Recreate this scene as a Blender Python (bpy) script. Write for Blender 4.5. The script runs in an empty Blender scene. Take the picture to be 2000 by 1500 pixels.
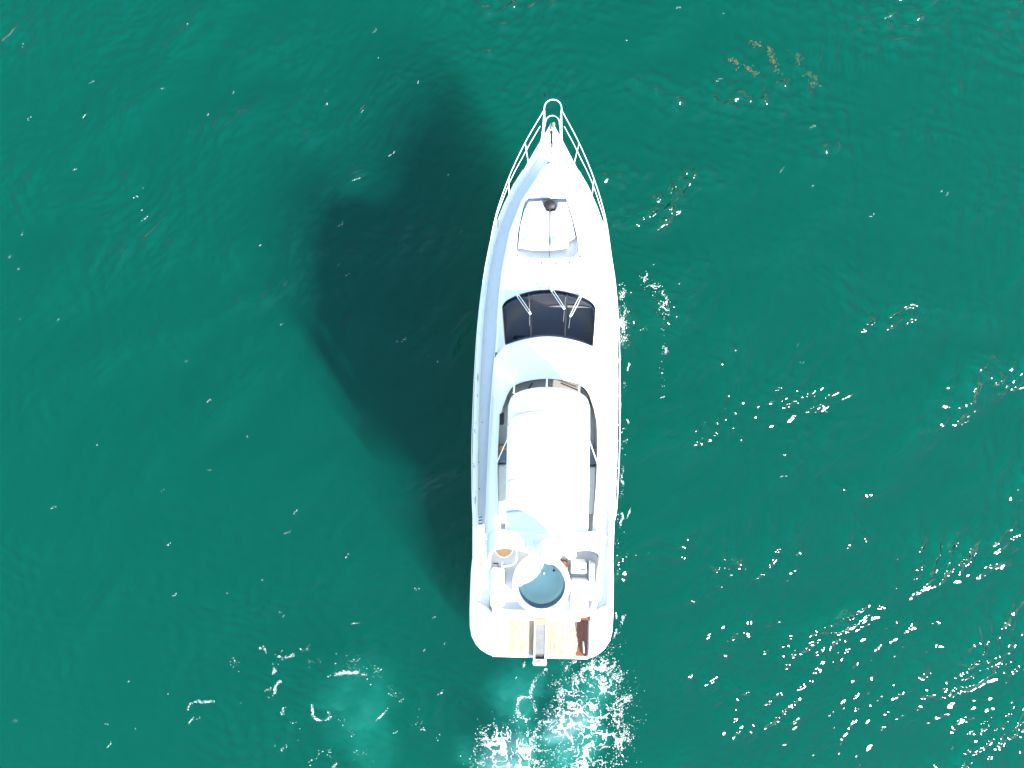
import bpy, bmesh, math, random
import numpy as np
from mathutils import Vector, Matrix

random.seed(7)
rng = np.random.default_rng(11)
SC = bpy.context.scene
COL = SC.collection

# ------------------------------------------------------------------ camera, sky, sun, exposure
CAM_H = 26.0                     # drone hovering 26 m above the water, looking straight down
FPX = 1412.0                     # focal length in pixels of a 2000 px wide frame
cam_d = bpy.data.cameras.new('camera')
cam_d.sensor_fit = 'HORIZONTAL'
cam_d.angle = 2 * math.atan(1000.0 / FPX)
cam_d.clip_start, cam_d.clip_end = 0.1, 6000
cam = bpy.data.objects.new('camera', cam_d)
cam.location = (0, 0, CAM_H)
COL.objects.link(cam)
SC.camera = cam

SUN_AZ = math.radians(-44)       # in the XY plane, from +X
SUN_EL = math.radians(31.5)
sun_dir = Vector((math.cos(SUN_EL) * math.cos(SUN_AZ), math.cos(SUN_EL) * math.sin(SUN_AZ), math.sin(SUN_EL)))

world = bpy.data.worlds.new('World')
SC.world = world
world.use_nodes = True
wn = world.node_tree
wn.nodes.clear()
sky = wn.nodes.new('ShaderNodeTexSky')
sky.sky_type = 'NISHITA'
sky.sun_disc = False
sky.sun_elevation = SUN_EL
sky.sun_rotation = math.atan2(sun_dir.x, sun_dir.y)
sky.air_density, sky.dust_density, sky.ozone_density = 1.5, 0.05, 1.0
bg = wn.nodes.new('ShaderNodeBackground')
bg.inputs['Strength'].default_value = 0.148
wo = wn.nodes.new('ShaderNodeOutputWorld')
wn.links.new(sky.outputs[0], bg.inputs[0])
wn.links.new(bg.outputs[0], wo.inputs[0])

sun_d = bpy.data.lights.new('sun', 'SUN')
sun_d.energy = 5.0
sun_d.angle = math.radians(0.53)
sun_d.color = (1.0, 0.95, 0.88)
sun = bpy.data.objects.new('sun', sun_d)
sun.rotation_euler = sun_dir.to_track_quat('Z', 'Y').to_euler()
sun.location = (20, -20, 30)
COL.objects.link(sun)

SC.view_settings.view_transform = 'Standard'
SC.view_settings.look = 'None'
SC.view_settings.gamma = 1.0
SC.view_settings.exposure = 1.9
SC.cycles.use_denoising = True
SC.cycles.max_bounces = 8
SC.cycles.diffuse_bounces = 3
SC.cycles.volume_bounces = 1
SC.cycles.transparent_max_bounces = 16
SC.cycles.sample_clamp_indirect = 4.0

# ------------------------------------------------------------------ helpers
def tag(o, label=None, cat=None, group=None, kind=None):
    if label: o['label'] = label
    if cat: o['category'] = cat
    if group: o['group'] = group
    if kind: o['kind'] = kind
    return o

def new_mat(name):
    m = bpy.data.materials.new(name)
    m.use_nodes = True
    nt = m.node_tree
    nt.nodes.clear()
    out = nt.nodes.new('ShaderNodeOutputMaterial')
    return m, nt, out

def N(nt, typ, **kw):
    n = nt.nodes.new(typ)
    for k, v in kw.items():
        if k in n.inputs: n.inputs[k].default_value = v
        else: setattr(n, k, v)
    return n

def surf_mat(name, col, rough=0.4, metal=0.0, var=0.06, scale=6.0, bump=0.0, bscale=40.0, coat=0.0, spec=0.5, col2=None):
    """Principled with gentle procedural colour/roughness variation in object space."""
    m, nt, out = new_mat(name)
    b = N(nt, 'ShaderNodeBsdfPrincipled')
    tc = N(nt, 'ShaderNodeTexCoord')
    no = N(nt, 'ShaderNodeTexNoise', Scale=scale, Detail=5.0, Roughness=0.6)
    nt.links.new(tc.outputs['Object'], no.inputs['Vector'])
    rmp = N(nt, 'ShaderNodeValToRGB')
    c2 = col2 if col2 else tuple(max(0, c * (1 - 2 * var)) for c in col)
    rmp.color_ramp.elements[0].position = 0.3
    rmp.color_ramp.elements[1].position = 0.7
    rmp.color_ramp.elements[0].color = (*c2, 1)
    rmp.color_ramp.elements[1].color = (*col, 1)
    nt.links.new(no.outputs['Fac'], rmp.inputs[0])
    nt.links.new(rmp.outputs[0], b.inputs['Base Color'])
    mr = N(nt, 'ShaderNodeMapRange')
    mr.inputs[3].default_value = max(0.02, rough - 0.08)
    mr.inputs[4].default_value = min(1, rough + 0.08)
    nt.links.new(no.outputs['Fac'], mr.inputs[0])
    nt.links.new(mr.outputs[0], b.inputs['Roughness'])
    b.inputs['Metallic'].default_value = metal
    b.inputs['Specular IOR Level'].default_value = spec
    b.inputs['Coat Weight'].default_value = coat
    if bump > 0:
        n2 = N(nt, 'ShaderNodeTexNoise', Scale=bscale, Detail=3.0)
        nt.links.new(tc.outputs['Object'], n2.inputs['Vector'])
        bp = N(nt, 'ShaderNodeBump', Strength=bump, Distance=0.01)
        nt.links.new(n2.outputs['Fac'], bp.inputs['Height'])
        nt.links.new(bp.outputs[0], b.inputs['Normal'])
    nt.links.new(b.outputs[0], out.inputs[0])
    return m

M = {}
M['gelcoat'] = surf_mat('gelcoat', (0.80, 0.80, 0.79), 0.3, var=0.02, scale=1.5, coat=0.2)
M['nonslip'] = surf_mat('nonslip_deck', (0.74, 0.75, 0.75), 0.6, var=0.03, scale=3, bump=0.3, bscale=160)
M['canvas'] = surf_mat('canvas', (0.80, 0.79, 0.77), 0.85, var=0.03, scale=4, bump=0.6, bscale=9)
M['cushion'] = surf_mat('cushion_fabric', (0.80, 0.78, 0.74), 0.8, var=0.03, scale=5, bump=0.5, bscale=14)
M['steel'] = surf_mat('stainless_steel', (0.42, 0.42, 0.41), 0.35, metal=1.0, var=0.04)
M['white_tube'] = surf_mat('white_tube', (0.8, 0.8, 0.8), 0.3, var=0.02)
M['black'] = surf_mat('black_plastic', (0.012, 0.011, 0.011), 0.62, var=0.2, scale=12)
M['frame'] = surf_mat('dark_frame', (0.02, 0.018, 0.03), 0.3, var=0.1)
M['rubber'] = surf_mat('grey_rubber', (0.25, 0.25, 0.26), 0.7, var=0.1)
M['dash'] = surf_mat('beige_dashboard', (0.70, 0.58, 0.34), 0.6, var=0.1, scale=8)
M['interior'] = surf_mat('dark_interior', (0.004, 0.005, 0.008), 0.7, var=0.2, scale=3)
M['seat_blue'] = surf_mat('grey_blue_vinyl', (0.16, 0.19, 0.24), 0.5, var=0.1, scale=5)
M['flygrey'] = surf_mat('taupe_lining', (0.26, 0.235, 0.205), 0.65, var=0.08, scale=3)
M['lightgrey'] = surf_mat('light_grey_nonslip', (0.52, 0.52, 0.52), 0.6, var=0.05, scale=4, bump=0.3, bscale=120)
M['tub'] = surf_mat('pale_blue_tub', (0.44, 0.64, 0.53), 0.4, var=0.04, scale=2)
M['tubwall'] = surf_mat('navy_tub_wall', (0.06, 0.09, 0.17), 0.3, var=0.08)
M['snap'] = surf_mat('dark_red_snap', (0.12, 0.03, 0.05), 0.4)
M['orange'] = surf_mat('orange_leather', (0.55, 0.22, 0.08), 0.6, var=0.15, scale=20)
M['rope'] = surf_mat('grey_rope', (0.30, 0.32, 0.34), 0.8, var=0.1, scale=60)
M['gratgrey'] = surf_mat('grey_grating', (0.27, 0.26, 0.25), 0.5, var=0.1)
M['seam'] = surf_mat('grey_seam', (0.34, 0.34, 0.35), 0.8)
M['dark_rod'] = surf_mat('dark_rod', (0.05, 0.045, 0.045), 0.5)
M['decal'] = surf_mat('grey_decal', (0.42, 0.44, 0.46), 0.5)

def teak_mat(name, c1, c2, wet=None):
    m, nt, out = new_mat(name)
    b = N(nt, 'ShaderNodeBsdfPrincipled', Roughness=0.6)
    tc = N(nt, 'ShaderNodeTexCoord')
    mp = N(nt, 'ShaderNodeMapping')
    mp.inputs['Scale'].default_value = (26, 2.2, 6)
    oi = N(nt, 'ShaderNodeObjectInfo')
    nt.links.new(tc.outputs['Object'], mp.inputs['Vector'])
    no = N(nt, 'ShaderNodeTexNoise', Scale=1.6, Detail=6.0, Roughness=0.65, Distortion=0.4)
    nt.links.new(mp.outputs[0], no.inputs['Vector'])
    add = N(nt, 'ShaderNodeMath', operation='MULTIPLY_ADD')
    add.inputs[1].default_value = 0.16
    nt.links.new(oi.outputs['Random'], add.inputs[0])
    nt.links.new(no.outputs['Fac'], add.inputs[2])
    rmp = N(nt, 'ShaderNodeValToRGB')
    rmp.color_ramp.elements[0].position, rmp.color_ramp.elements[1].position = 0.42, 0.74
    rmp.color_ramp.elements[0].color, rmp.color_ramp.elements[1].color = (*c1, 1), (*c2, 1)
    nt.links.new(add.outputs[0], rmp.inputs[0])
    last = rmp.outputs[0]
    if wet:
        # wet stain: a ragged patch along the starboard edge and by the gangway foot
        n2 = N(nt, 'ShaderNodeTexNoise', Scale=5.0, Detail=5.0, Roughness=0.7)
        nt.links.new(tc.outputs['Object'], n2.inputs['Vector'])
        sx = N(nt, 'ShaderNodeSeparateXYZ')
        nt.links.new(tc.outputs['Object'], sx.inputs[0])
        a = N(nt, 'ShaderNodeMapRange')       # starboard edge
        a.inputs[1].default_value, a.inputs[2].default_value = 1.08, 1.6
        nt.links.new(sx.outputs['X'], a.inputs[0])
        d = N(nt, 'ShaderNodeMath', operation='ADD')
        nt.links.new(a.outputs[0], d.inputs[0])
        nt.links.new(n2.outputs['Fac'], d.inputs[1])
        w = N(nt, 'ShaderNodeMapRange')
        w.inputs[1].default_value, w.inputs[2].default_value = 0.86, 0.94
        nt.links.new(d.outputs[0], w.inputs[0])
        mx = N(nt, 'ShaderNodeMix', data_type='RGBA')
        nt.links.new(w.outputs[0], mx.inputs[0])
        nt.links.new(last, mx.inputs[6])
        mx.inputs[7].default_value = (*wet, 1)
        last = mx.outputs[2]
        mr = N(nt, 'ShaderNodeMapRange')
        mr.inputs[3].default_value, mr.inputs[4].default_value = 0.65, 0.15
        nt.links.new(w.outputs[0], mr.inputs[0])
        nt.links.new(mr.outputs[0], b.inputs['Roughness'])
    nt.links.new(last, b.inputs['Base Color'])
    nt.links.new(b.outputs[0], out.inputs[0])
    return m
M['teak'] = teak_mat('bleached_teak', (0.28, 0.17, 0.08), (0.50, 0.41, 0.28), wet=(0.17, 0.055, 0.018))
M['teak_dark'] = teak_mat('red_teak', (0.22, 0.09, 0.04), (0.36, 0.17, 0.08))
M['teak_gold'] = teak_mat('golden_teak', (0.40, 0.23, 0.08), (0.52, 0.34, 0.14))

def glass_mat(name, tint, f0=0.02):
    m, nt, out = new_mat(name)
    L = nt.links.new
    tr = N(nt, 'ShaderNodeBsdfTransparent'); tr.inputs[0].default_value = (*tint, 1)
    gl = N(nt, 'ShaderNodeBsdfGlossy', Roughness=0.03); gl.inputs[0].default_value = (0.75, 0.85, 1.0, 1)
    geo = N(nt, 'ShaderNodeNewGeometry')
    dot = N(nt, 'ShaderNodeVectorMath', operation='DOT_PRODUCT'); L(geo.outputs['Normal'], dot.inputs[0]); L(geo.outputs['Incoming'], dot.inputs[1])
    ab = N(nt, 'ShaderNodeMath', operation='ABSOLUTE'); L(dot.outputs['Value'], ab.inputs[0])
    om = N(nt, 'ShaderNodeMath', operation='SUBTRACT', use_clamp=True); om.inputs[0].default_value = 1.0; L(ab.outputs[0], om.inputs[1])
    pw = N(nt, 'ShaderNodeMath', operation='POWER'); L(om.outputs[0], pw.inputs[0]); pw.inputs[1].default_value = 5.0
    fr = N(nt, 'ShaderNodeMath', operation='MULTIPLY_ADD', use_clamp=True); L(pw.outputs[0], fr.inputs[0]); fr.inputs[1].default_value = 1 - f0; fr.inputs[2].default_value = f0
    mx = N(nt, 'ShaderNodeMixShader'); L(fr.outputs[0], mx.inputs[0]); L(tr.outputs[0], mx.inputs[1]); L(gl.outputs[0], mx.inputs[2])
    L(mx.outputs[0], out.inputs[0])
    return m
M['glass'] = glass_mat('tinted_glass', (0.50, 0.50, 0.53), 0.005)
M['glass_dark'] = glass_mat('smoked_glass', (0.15, 0.16, 0.2), 0.08)

# --- mesh building
def link(name, me, mat=None, parent=None, smooth=True, angle=35):
    if mat is not None:
        for mm in (mat if isinstance(mat, (list, tuple)) else [mat]):
            me.materials.append(mm)
    if smooth:
        me.polygons.foreach_set('use_smooth', [True] * len(me.polygons))
        me.set_sharp_from_angle(angle=math.radians(angle))
    o = bpy.data.objects.new(name, me)
    COL.objects.link(o)
    if parent is not None: o.parent = parent
    return o

class MB:
    def __init__(s): s.v, s.f = [], []
    def add(s, verts, faces):
        b = len(s.v)
        s.v += [tuple(v) for v in verts]
        s.f += [tuple(i + b for i in f) for f in faces]
        return s
    def box(s, c, d, rz=0.0, taper=1.0):
        x, y, z = d[0] / 2, d[1] / 2, d[2] / 2
        ca, sa = math.cos(rz), math.sin(rz)
        vs = []
        for k in (-1, 1):
            t = taper if k > 0 else 1.0
            for (i, j) in ((-1, -1), (1, -1), (1, 1), (-1, 1)):
                a, b_ = i * x * t, j * y * t
                vs.append((c[0] + a * ca - b_ * sa, c[1] + a * sa + b_ * ca, c[2] + k * z))
        return s.add(vs, [(3, 2, 1, 0), (4, 5, 6, 7), (0, 1, 5, 4), (1, 2, 6, 5), (2, 3, 7, 6), (3, 0, 4, 7)])
    def tube(s, pts, r, n=8, closed=False):
        pts = [Vector(p) for p in pts]
        m = len(pts)
        rr = r if isinstance(r, (list, tuple)) else [r] * m
        vs, fs = [], []
        for i, p in enumerate(pts):
            a = pts[(i - 1) % m] if (closed or i > 0) else p
            b_ = pts[(i + 1) % m] if (closed or i < m - 1) else p
            t = (b_ - a).normalized()
            ref = Vector((0, 0, 1)) if abs(t.z) < 0.9 else Vector((1, 0, 0))
            e1 = t.cross(ref).normalized(); e2 = t.cross(e1).normalized()
            for k in range(n):
                an = 2 * math.pi * k / n
                vs.append(p + e1 * (rr[i] * math.cos(an)) + e2 * (rr[i] * math.sin(an)))
        for i in range(m if closed else m - 1):
            for k in range(n):
                a, b_ = i * n + k, i * n + (k + 1) % n
                c, d = ((i + 1) % m) * n + (k + 1) % n, ((i + 1) % m) * n + k
                fs.append((a, b_, c, d))
        if not closed:
            fs.append(tuple(range(n - 1, -1, -1))); fs.append(tuple((m - 1) * n + k for k in range(n)))
        return s.add(vs, fs)
    def lathe(s, prof, c=(0, 0, 0), n=32, sx=1.0, sy=1.0, cap_top=True, cap_bot=True):
        vs, fs = [], []
        for (r, z) in prof:
            for k in range(n):
                a = 2 * math.pi * k / n
                vs.append((c[0] + r * sx * math.cos(a), c[1] + r * sy * math.sin(a), c[2] + z))
        for i in range(len(prof) - 1):
            for k in range(n):
                fs.append((i * n + k, i * n + (k + 1) % n, (i + 1) * n + (k + 1) % n, (i + 1) * n + k))
        if cap_bot: fs.append(tuple(range(n - 1, -1, -1)))
        if cap_top: fs.append(tuple((len(prof) - 1) * n + k for k in range(n)))
        return s.add(vs, fs)
    def loft(s, rings, closed=True, cap0=False, cap1=False, skip=None):
        n = len(rings[0])
        vs = [p for r in rings for p in r]
        fs = []
        for i in range(len(rings) - 1):
            for k in range(n if closed else n - 1):
                if skip and skip(i, k): continue
                fs.append((i * n + k, i * n + (k + 1) % n, (i + 1) * n + (k + 1) % n, (i + 1) * n + k))
        if cap0: fs.append(tuple(range(n - 1, -1, -1)))
        if cap1: fs.append(tuple((len(rings) - 1) * n + k for k in range(n)))
        return s.add(vs, fs)
    def prism(s, poly, z0, z1):
        n = len(poly)
        vs = [(p[0], p[1], z0) for p in poly] + [(p[0], p[1], z1) for p in poly]
        fs = [tuple(range(n - 1, -1, -1)), tuple(range(n, 2 * n))]
        fs += [(k, (k + 1) % n, n + (k + 1) % n, n + k) for k in range(n)]
        return s.add(vs, fs)
    def mesh(s, name, fix=True):
        me = bpy.data.meshes.new(name)
        me.from_pydata(s.v, [], s.f)
        if fix:
            bm = bmesh.new(); bm.from_mesh(me)
            bmesh.ops.recalc_face_normals(bm, faces=bm.faces)
            bm.to_mesh(me); bm.free()
        me.update()
        return me
    def build(s, name, mat, parent=None, bevel=0.0, seg=2, smooth=True, angle=35, solid=0.0, subsurf=0):
        o = link(name, s.mesh(name), mat, parent, smooth, angle)
        if solid:
            md = o.modifiers.new('solid', 'SOLIDIFY'); md.thickness = solid; md.offset = -1
        if subsurf:
            md = o.modifiers.new('sub', 'SUBSURF'); md.levels = md.render_levels = subsurf
        if bevel:
            md = o.modifiers.new('bevel', 'BEVEL'); md.width = bevel; md.segments = seg
            md.limit_method = 'ANGLE'; md.angle_limit = math.radians(40)
            md.harden_normals = False
        return o

def catmull(pts, n):
    """resample a polyline smoothly to n points, evenly by arc length"""
    P_ = [np.array(p, float) for p in pts]
    P_ = [2 * P_[0] - P_[1]] + P_ + [2 * P_[-1] - P_[-2]]
    out = []
    for i in range(1, len(P_) - 2):
        for t in np.linspace(0, 1, 14, endpoint=False):
            a, b, c, d = P_[i - 1:i + 3]
            out.append(0.5 * ((2 * b) + (c - a) * t + (2 * a - 5 * b + 4 * c - d) * t * t + (3 * b - a - 3 * c + d) * t ** 3))
    out.append(P_[-2])
    out = np.array(out)
    s = np.concatenate([[0], np.cumsum(np.linalg.norm(np.diff(out, axis=0), axis=1))])
    q = np.linspace(0, s[-1], n)
    return np.stack([np.interp(q, s, out[:, k]) for k in range(out.shape[1])], 1)

def linres(pts, n):
    out = np.array(pts, float)
    s = np.concatenate([[0], np.cumsum(np.linalg.norm(np.diff(out, axis=0), axis=1))])
    q = np.linspace(0, s[-1], n)
    return np.stack([np.interp(q, s, out[:, k]) for k in range(out.shape[1])], 1)

# --- measured pixel -> metres (photo measured at 2000 px width)
def Wp(px, py, z=0.0):
    k = (CAM_H - z) / FPX
    return ((px - 1000) * k, (750 - py) * k, z)
ORG = np.array((0.957, -9.626)); HEAD = math.radians(1.13)
HEEL, HEEL_Z = 0.024, 1.8        # she leans a little to port
FW = np.array((math.sin(HEAD), math.cos(HEAD))); RT = np.array((math.cos(HEAD), -math.sin(HEAD)))
def P(px, py, z):
    x, y, _ = Wp(px, py, z)
    d = np.array((x, y)) - ORG
    return (float(d @ RT) + HEEL * (z - HEEL_Z), float(d @ FW), z)
def half(pts, z):
    """outline points measured on either side -> starboard half (u>=0) in yacht space"""
    r = [P(a, b, z) for a, b in pts]
    return [(abs(q[0]), q[1]) for q in r]

# ------------------------------------------------------------------ the water
def fbm2(x, y, seed, octaves=4, lac=2.0, gain=0.5):
    """gradient-ish value noise, vectorised; about -1..1"""
    out = np.zeros_like(x); amp = 1.0; tot = 0
    r = np.random.default_rng(seed)
    for o in range(octaves):
        tab = r.uniform(-1, 1, (256, 256))
        xi, yi = np.floor(x).astype(int), np.floor(y).astype(int)
        fx, fy = x - xi, y - yi
        fx, fy = fx * fx * fx * (fx * (fx * 6 - 15) + 10), fy * fy * fy * (fy * (fy * 6 - 15) + 10)
        g = lambda a, b: tab[a % 256, b % 256]
        v = (g(xi, yi) * (1 - fx) + g(xi + 1, yi) * fx) * (1 - fy) + (g(xi, yi + 1) * (1 - fx) + g(xi + 1, yi + 1) * fx) * fy
        out += amp * v; tot += amp
        amp *= gain; x = x * lac + 37.1; y = y * lac + 11.7
    return out / tot * 1.6

_wr = np.random.default_rng(5)
def wave_set(n, l0, l1, mean, spread, slope):
    out = []
    for i in range(n):
        lam = l0 * (l1 / l0) ** ((i + _wr.random()) / n)
        th = math.radians(mean) + _wr.normal(0, math.radians(spread))
        k = 2 * math.pi / lam
        out.append((k * math.cos(th), k * math.sin(th), _wr.uniform(0, 6.28), slope * math.sqrt(2.0 / n) / k))
    return out
SWELL = wave_set(34, 0.9, 4.5, 116, 26, 0.08)
CHOP = wave_set(44, 0.30, 0.9, 116, 40, 0.20)
RIPPLE = wave_set(44, 0.17, 0.34, 120, 50, 0.22)
def sines(ws, x, y):
    h = np.zeros_like(x)
    for kx, ky, ph, a in ws:
        h += a * np.sin((kx * x + ky * y + ph).astype(np.float32))
    return h
def wave_height(x, y):
    wx = x + 0.5 * fbm2(x * 0.3, y * 0.3, 21, 2); wy = y + 0.5 * fbm2(x * 0.3 + 9, y * 0.3, 22, 2)
    p1 = np.clip(0.8 + 0.6 * fbm2(x * 0.10, y * 0.10, 31, 3), 0.3, 1.5)
    p2 = np.clip(0.85 + 0.85 * fbm2(x * 0.22 + 3, y * 0.3, 33, 3), 0.35, 1.75)
    # calmer in the lee of the yacht and over the old wake to port, livelier to windward
    lively = 1 / (1 + np.exp(-(x + 0.35 * y - 0.5) / 2.2)); up = 1 / (1 + np.exp(-(y - 2) / 2.5))
    p2 = p2 * (0.36 + 0.64 * lively + 0.26 * (1 - lively) * up); p1 = p1 * (0.45 + 0.45 * lively + 0.25 * (1 - lively) * up)
    big = sines(SWELL, wx, wy) * p1
    crest = np.clip(0.55 + big / 0.07, 0.15, 1.9)          # small waves ride on the crests
    mid = sines(CHOP, wx, wy) * p2 * (0.5 + 0.5 * crest)
    h = big + mid
    h += 1.0 * np.clip(h, 0, 0.11) ** 2 / 0.10                 # sharper crests, flatter troughs
    h += sines(RIPPLE, wx, wy) * p2 * crest
    return h

WATER_DEPTH = 14.0
def make_water():
    xs = np.concatenate([[-2600, -700, -200, -70, -38], np.arange(-21.0, 21.01, 0.05), [38, 70, 200, 700, 2600]])
    ys = np.concatenate([[-2600, -700, -200, -70, -32], np.arange(-16.25, 16.26, 0.05), [32, 70, 200, 700, 2600]])
    X, Y = np.meshgrid(xs, ys)
    fade = np.clip((21.2 - np.abs(X)) / 1.5, 0, 1) * np.clip((16.5 - np.abs(Y)) / 1.5, 0, 1)
    Z = wave_height(X, Y) * fade
    nx, ny = len(xs), len(ys)
    V = np.stack([X, Y, Z], -1).reshape(-1, 3)
    idx = np.arange(nx * ny).reshape(ny, nx)
    Q = np.stack([idx[:-1, :-1], idx[:-1, 1:], idx[1:, 1:], idx[1:, :-1]], -1).reshape(-1, 4)
    # closed body: skirt and bottom
    b0 = len(V)
    B = np.array([(xs[0], ys[0], -WATER_DEPTH), (xs[-1], ys[0], -WATER_DEPTH), (xs[-1], ys[-1], -WATER_DEPTH), (xs[0], ys[-1], -WATER_DEPTH)])
    faces = [tuple(q) for q in Q.tolist()]
    faces.append((b0 + 3, b0 + 2, b0 + 1, b0))
    faces.append((b0, b0 + 1) + tuple(idx[0, ::-1].tolist()))
    faces.append((b0 + 1, b0 + 2) + tuple(idx[::-1, -1].tolist()))
    faces.append((b0 + 2, b0 + 3) + tuple(idx[-1, :].tolist()))
    faces.append((b0 + 3, b0) + tuple(idx[:, 0].tolist()))
    me = bpy.data.meshes.new('sea_water')
    me.from_pydata(np.concatenate([V, B]).tolist(), [], faces)
    me.update()
    return me

def water_mat():
    m, nt, out = new_mat('sea_water')
    L = nt.links.new
    tc = N(nt, 'ShaderNodeTexCoord')
    geo = N(nt, 'ShaderNodeNewGeometry')
    dot = N(nt, 'ShaderNodeVectorMath', operation='DOT_PRODUCT')
    L(geo.outputs['Normal'], dot.inputs[0]); L(geo.outputs['Incoming'], dot.inputs[1])
    ab = N(nt, 'ShaderNodeMath', operation='ABSOLUTE'); L(dot.outputs['Value'], ab.inputs[0])
    om = N(nt, 'ShaderNodeMath', operation='SUBTRACT', use_clamp=True); om.inputs[0].default_value = 1.0; L(ab.outputs[0], om.inputs[1])
    pw = N(nt, 'ShaderNodeMath', operation='POWER'); L(om.outputs[0], pw.inputs[0]); pw.inputs[1].default_value = 5.0
    fr = N(nt, 'ShaderNodeMath', operation='MULTIPLY_ADD', use_clamp=True); L(pw.outputs[0], fr.inputs[0])
    fr.inputs[1].default_value = 0.98; fr.inputs[2].default_value = 0.014
    gl = N(nt, 'ShaderNodeBsdfGlossy', Roughness=0.145, distribution='BECKMANN')
    tr = N(nt, 'ShaderNodeBsdfTransparent')
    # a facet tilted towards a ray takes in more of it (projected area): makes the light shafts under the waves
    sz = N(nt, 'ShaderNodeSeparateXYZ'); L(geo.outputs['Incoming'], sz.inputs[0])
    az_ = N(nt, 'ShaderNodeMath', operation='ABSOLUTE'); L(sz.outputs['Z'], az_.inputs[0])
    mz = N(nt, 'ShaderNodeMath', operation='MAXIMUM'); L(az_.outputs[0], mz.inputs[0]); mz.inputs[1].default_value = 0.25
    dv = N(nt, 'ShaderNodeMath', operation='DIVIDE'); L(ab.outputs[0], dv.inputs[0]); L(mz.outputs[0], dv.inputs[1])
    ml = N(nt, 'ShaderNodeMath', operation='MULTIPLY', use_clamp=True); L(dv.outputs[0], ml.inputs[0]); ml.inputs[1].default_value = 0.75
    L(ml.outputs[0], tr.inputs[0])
    mx = N(nt, 'ShaderNodeMixShader'); L(fr.outputs[0], mx.inputs[0]); L(tr.outputs[0], mx.inputs[1]); L(gl.outputs[0], mx.inputs[2])
    L(mx.outputs[0], out.inputs['Surface'])
    # green murky volume: sigma_s and sigma_a per channel (1/m)
    ss = (0.0002, 0.086, 0.070)
    sa = (1.0, 0.145, 0.195)
    d1 = max(ss)
    vs = N(nt, 'ShaderNodeVolumeScatter', Density=d1, Anisotropy=0.0)
    vs.inputs['Color'].default_value = (*[c / d1 for c in ss], 1)
    d2 = max(sa) * 1.0001
    # scatter node with a colour also absorbs nothing extra; absorption added separately
    va = N(nt, 'ShaderNodeVolumeAbsorption', Density=d2)
    va.inputs['Color'].default_value = (*[1 - a / d2 for a in sa], 1)
    ad = N(nt, 'ShaderNodeAddShader'); L(vs.outputs[0], ad.inputs[0]); L(va.outputs[0], ad.inputs[1])
    L(ad.outputs[0], out.inputs['Volume'])
    return m

water = link('sea_water', make_water(), water_mat(), None, True, 180)
tag(water, 'teal green sea water with small wind ripples and sun glints', 'water', kind='structure')
sb = MB(); sb.add([(-2600, -2600, -WATER_DEPTH + 0.3), (2600, -2600, -WATER_DEPTH + 0.3), (2600, 2600, -WATER_DEPTH + 0.3), (-2600, 2600, -WATER_DEPTH + 0.3)], [(0, 1, 2, 3)])
seabed = sb.build('seabed', surf_mat('sand', (0.35, 0.32, 0.24), 0.9, var=0.15, scale=0.3), smooth=False)
tag(seabed, 'sandy sea bed far below the murky green water', 'sea bed', kind='structure')
#==YACHT==
# ------------------------------------------------------------------ the yacht
yacht = bpy.data.objects.new('motor_yacht', None)
yacht_mw = Matrix.Translation((ORG[0], ORG[1], HEEL_Z)) @ Matrix.Rotation(-HEAD, 4, 'Z') @ Matrix.Rotation(-HEEL, 4, 'Y') @ Matrix.Translation((0, 0, -HEEL_Z))
yacht.location = yacht_mw.to_translation(); yacht.rotation_euler = yacht_mw.to_euler()
yacht.empty_display_size = 1
COL.objects.link(yacht)
tag(yacht, 'long white flybridge motor yacht seen from above, bow pointing up the picture', 'yacht')
Y = yacht
def mir(pts): return [(-a, *r) for a, *r in pts]

# --- hull: stations (py, x_left, x_right, sheer z, cap inner u or None, inner bottom z or None)
HT = [(243, 1075, 1083, 2.58), (256, 1067, 1090, 2.56), (270, 1058, 1098, 2.54), (300, 1041, 1115, 2.48), (330, 1024, 1131, 2.43),
      (360, 1003, 1147, 2.38), (400, 984, 1165, 2.32), (440, 968, 1179, 2.26), (480, 955, 1189, 2.20), (520, 947, 1195, 2.14),
      (560, 941.5, 1199, 2.09), (610, 936.5, 1202.5, 2.03), (660, 932, 1204, 1.98), (740, 927.5, 1205, 1.92), (820, 924, 1204, 1.85),
      (900, 922.5, 1202.5, 1.78), (980, 922, 1199, 1.68), (1050, 921, 1195, 1.58), (1095, 920, 1192.5, 1.48), (1110, 917, 1192, 1.38),
      (1125, 915, 1192, 1.28), (1160, 914, 1192, 1.18), (1182, 913.5, 1192, 1.12), (1192, 913.5, 1192, 1.08), (1200, 913.5, 1192, 1.05),
      (1230, 914, 1190.5, 1.0), (1250, 918, 1186.5, 0.95), (1263, 925.5, 1179, 0.9), (1273, 936, 1169, 0.84), (1280, 948, 1157, 0.78), (1283.5, 958, 1147, 0.72)]
PLAT_U = 1.69
stations = []
for (py, xl, xr, z) in HT:
    a, b = P(xl, py, z), P(xr, py, z)
    stations.append((0.5 * (a[1] + b[1]), 0.5 * (b[0] - a[0]), z, py))
rings = []
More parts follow.
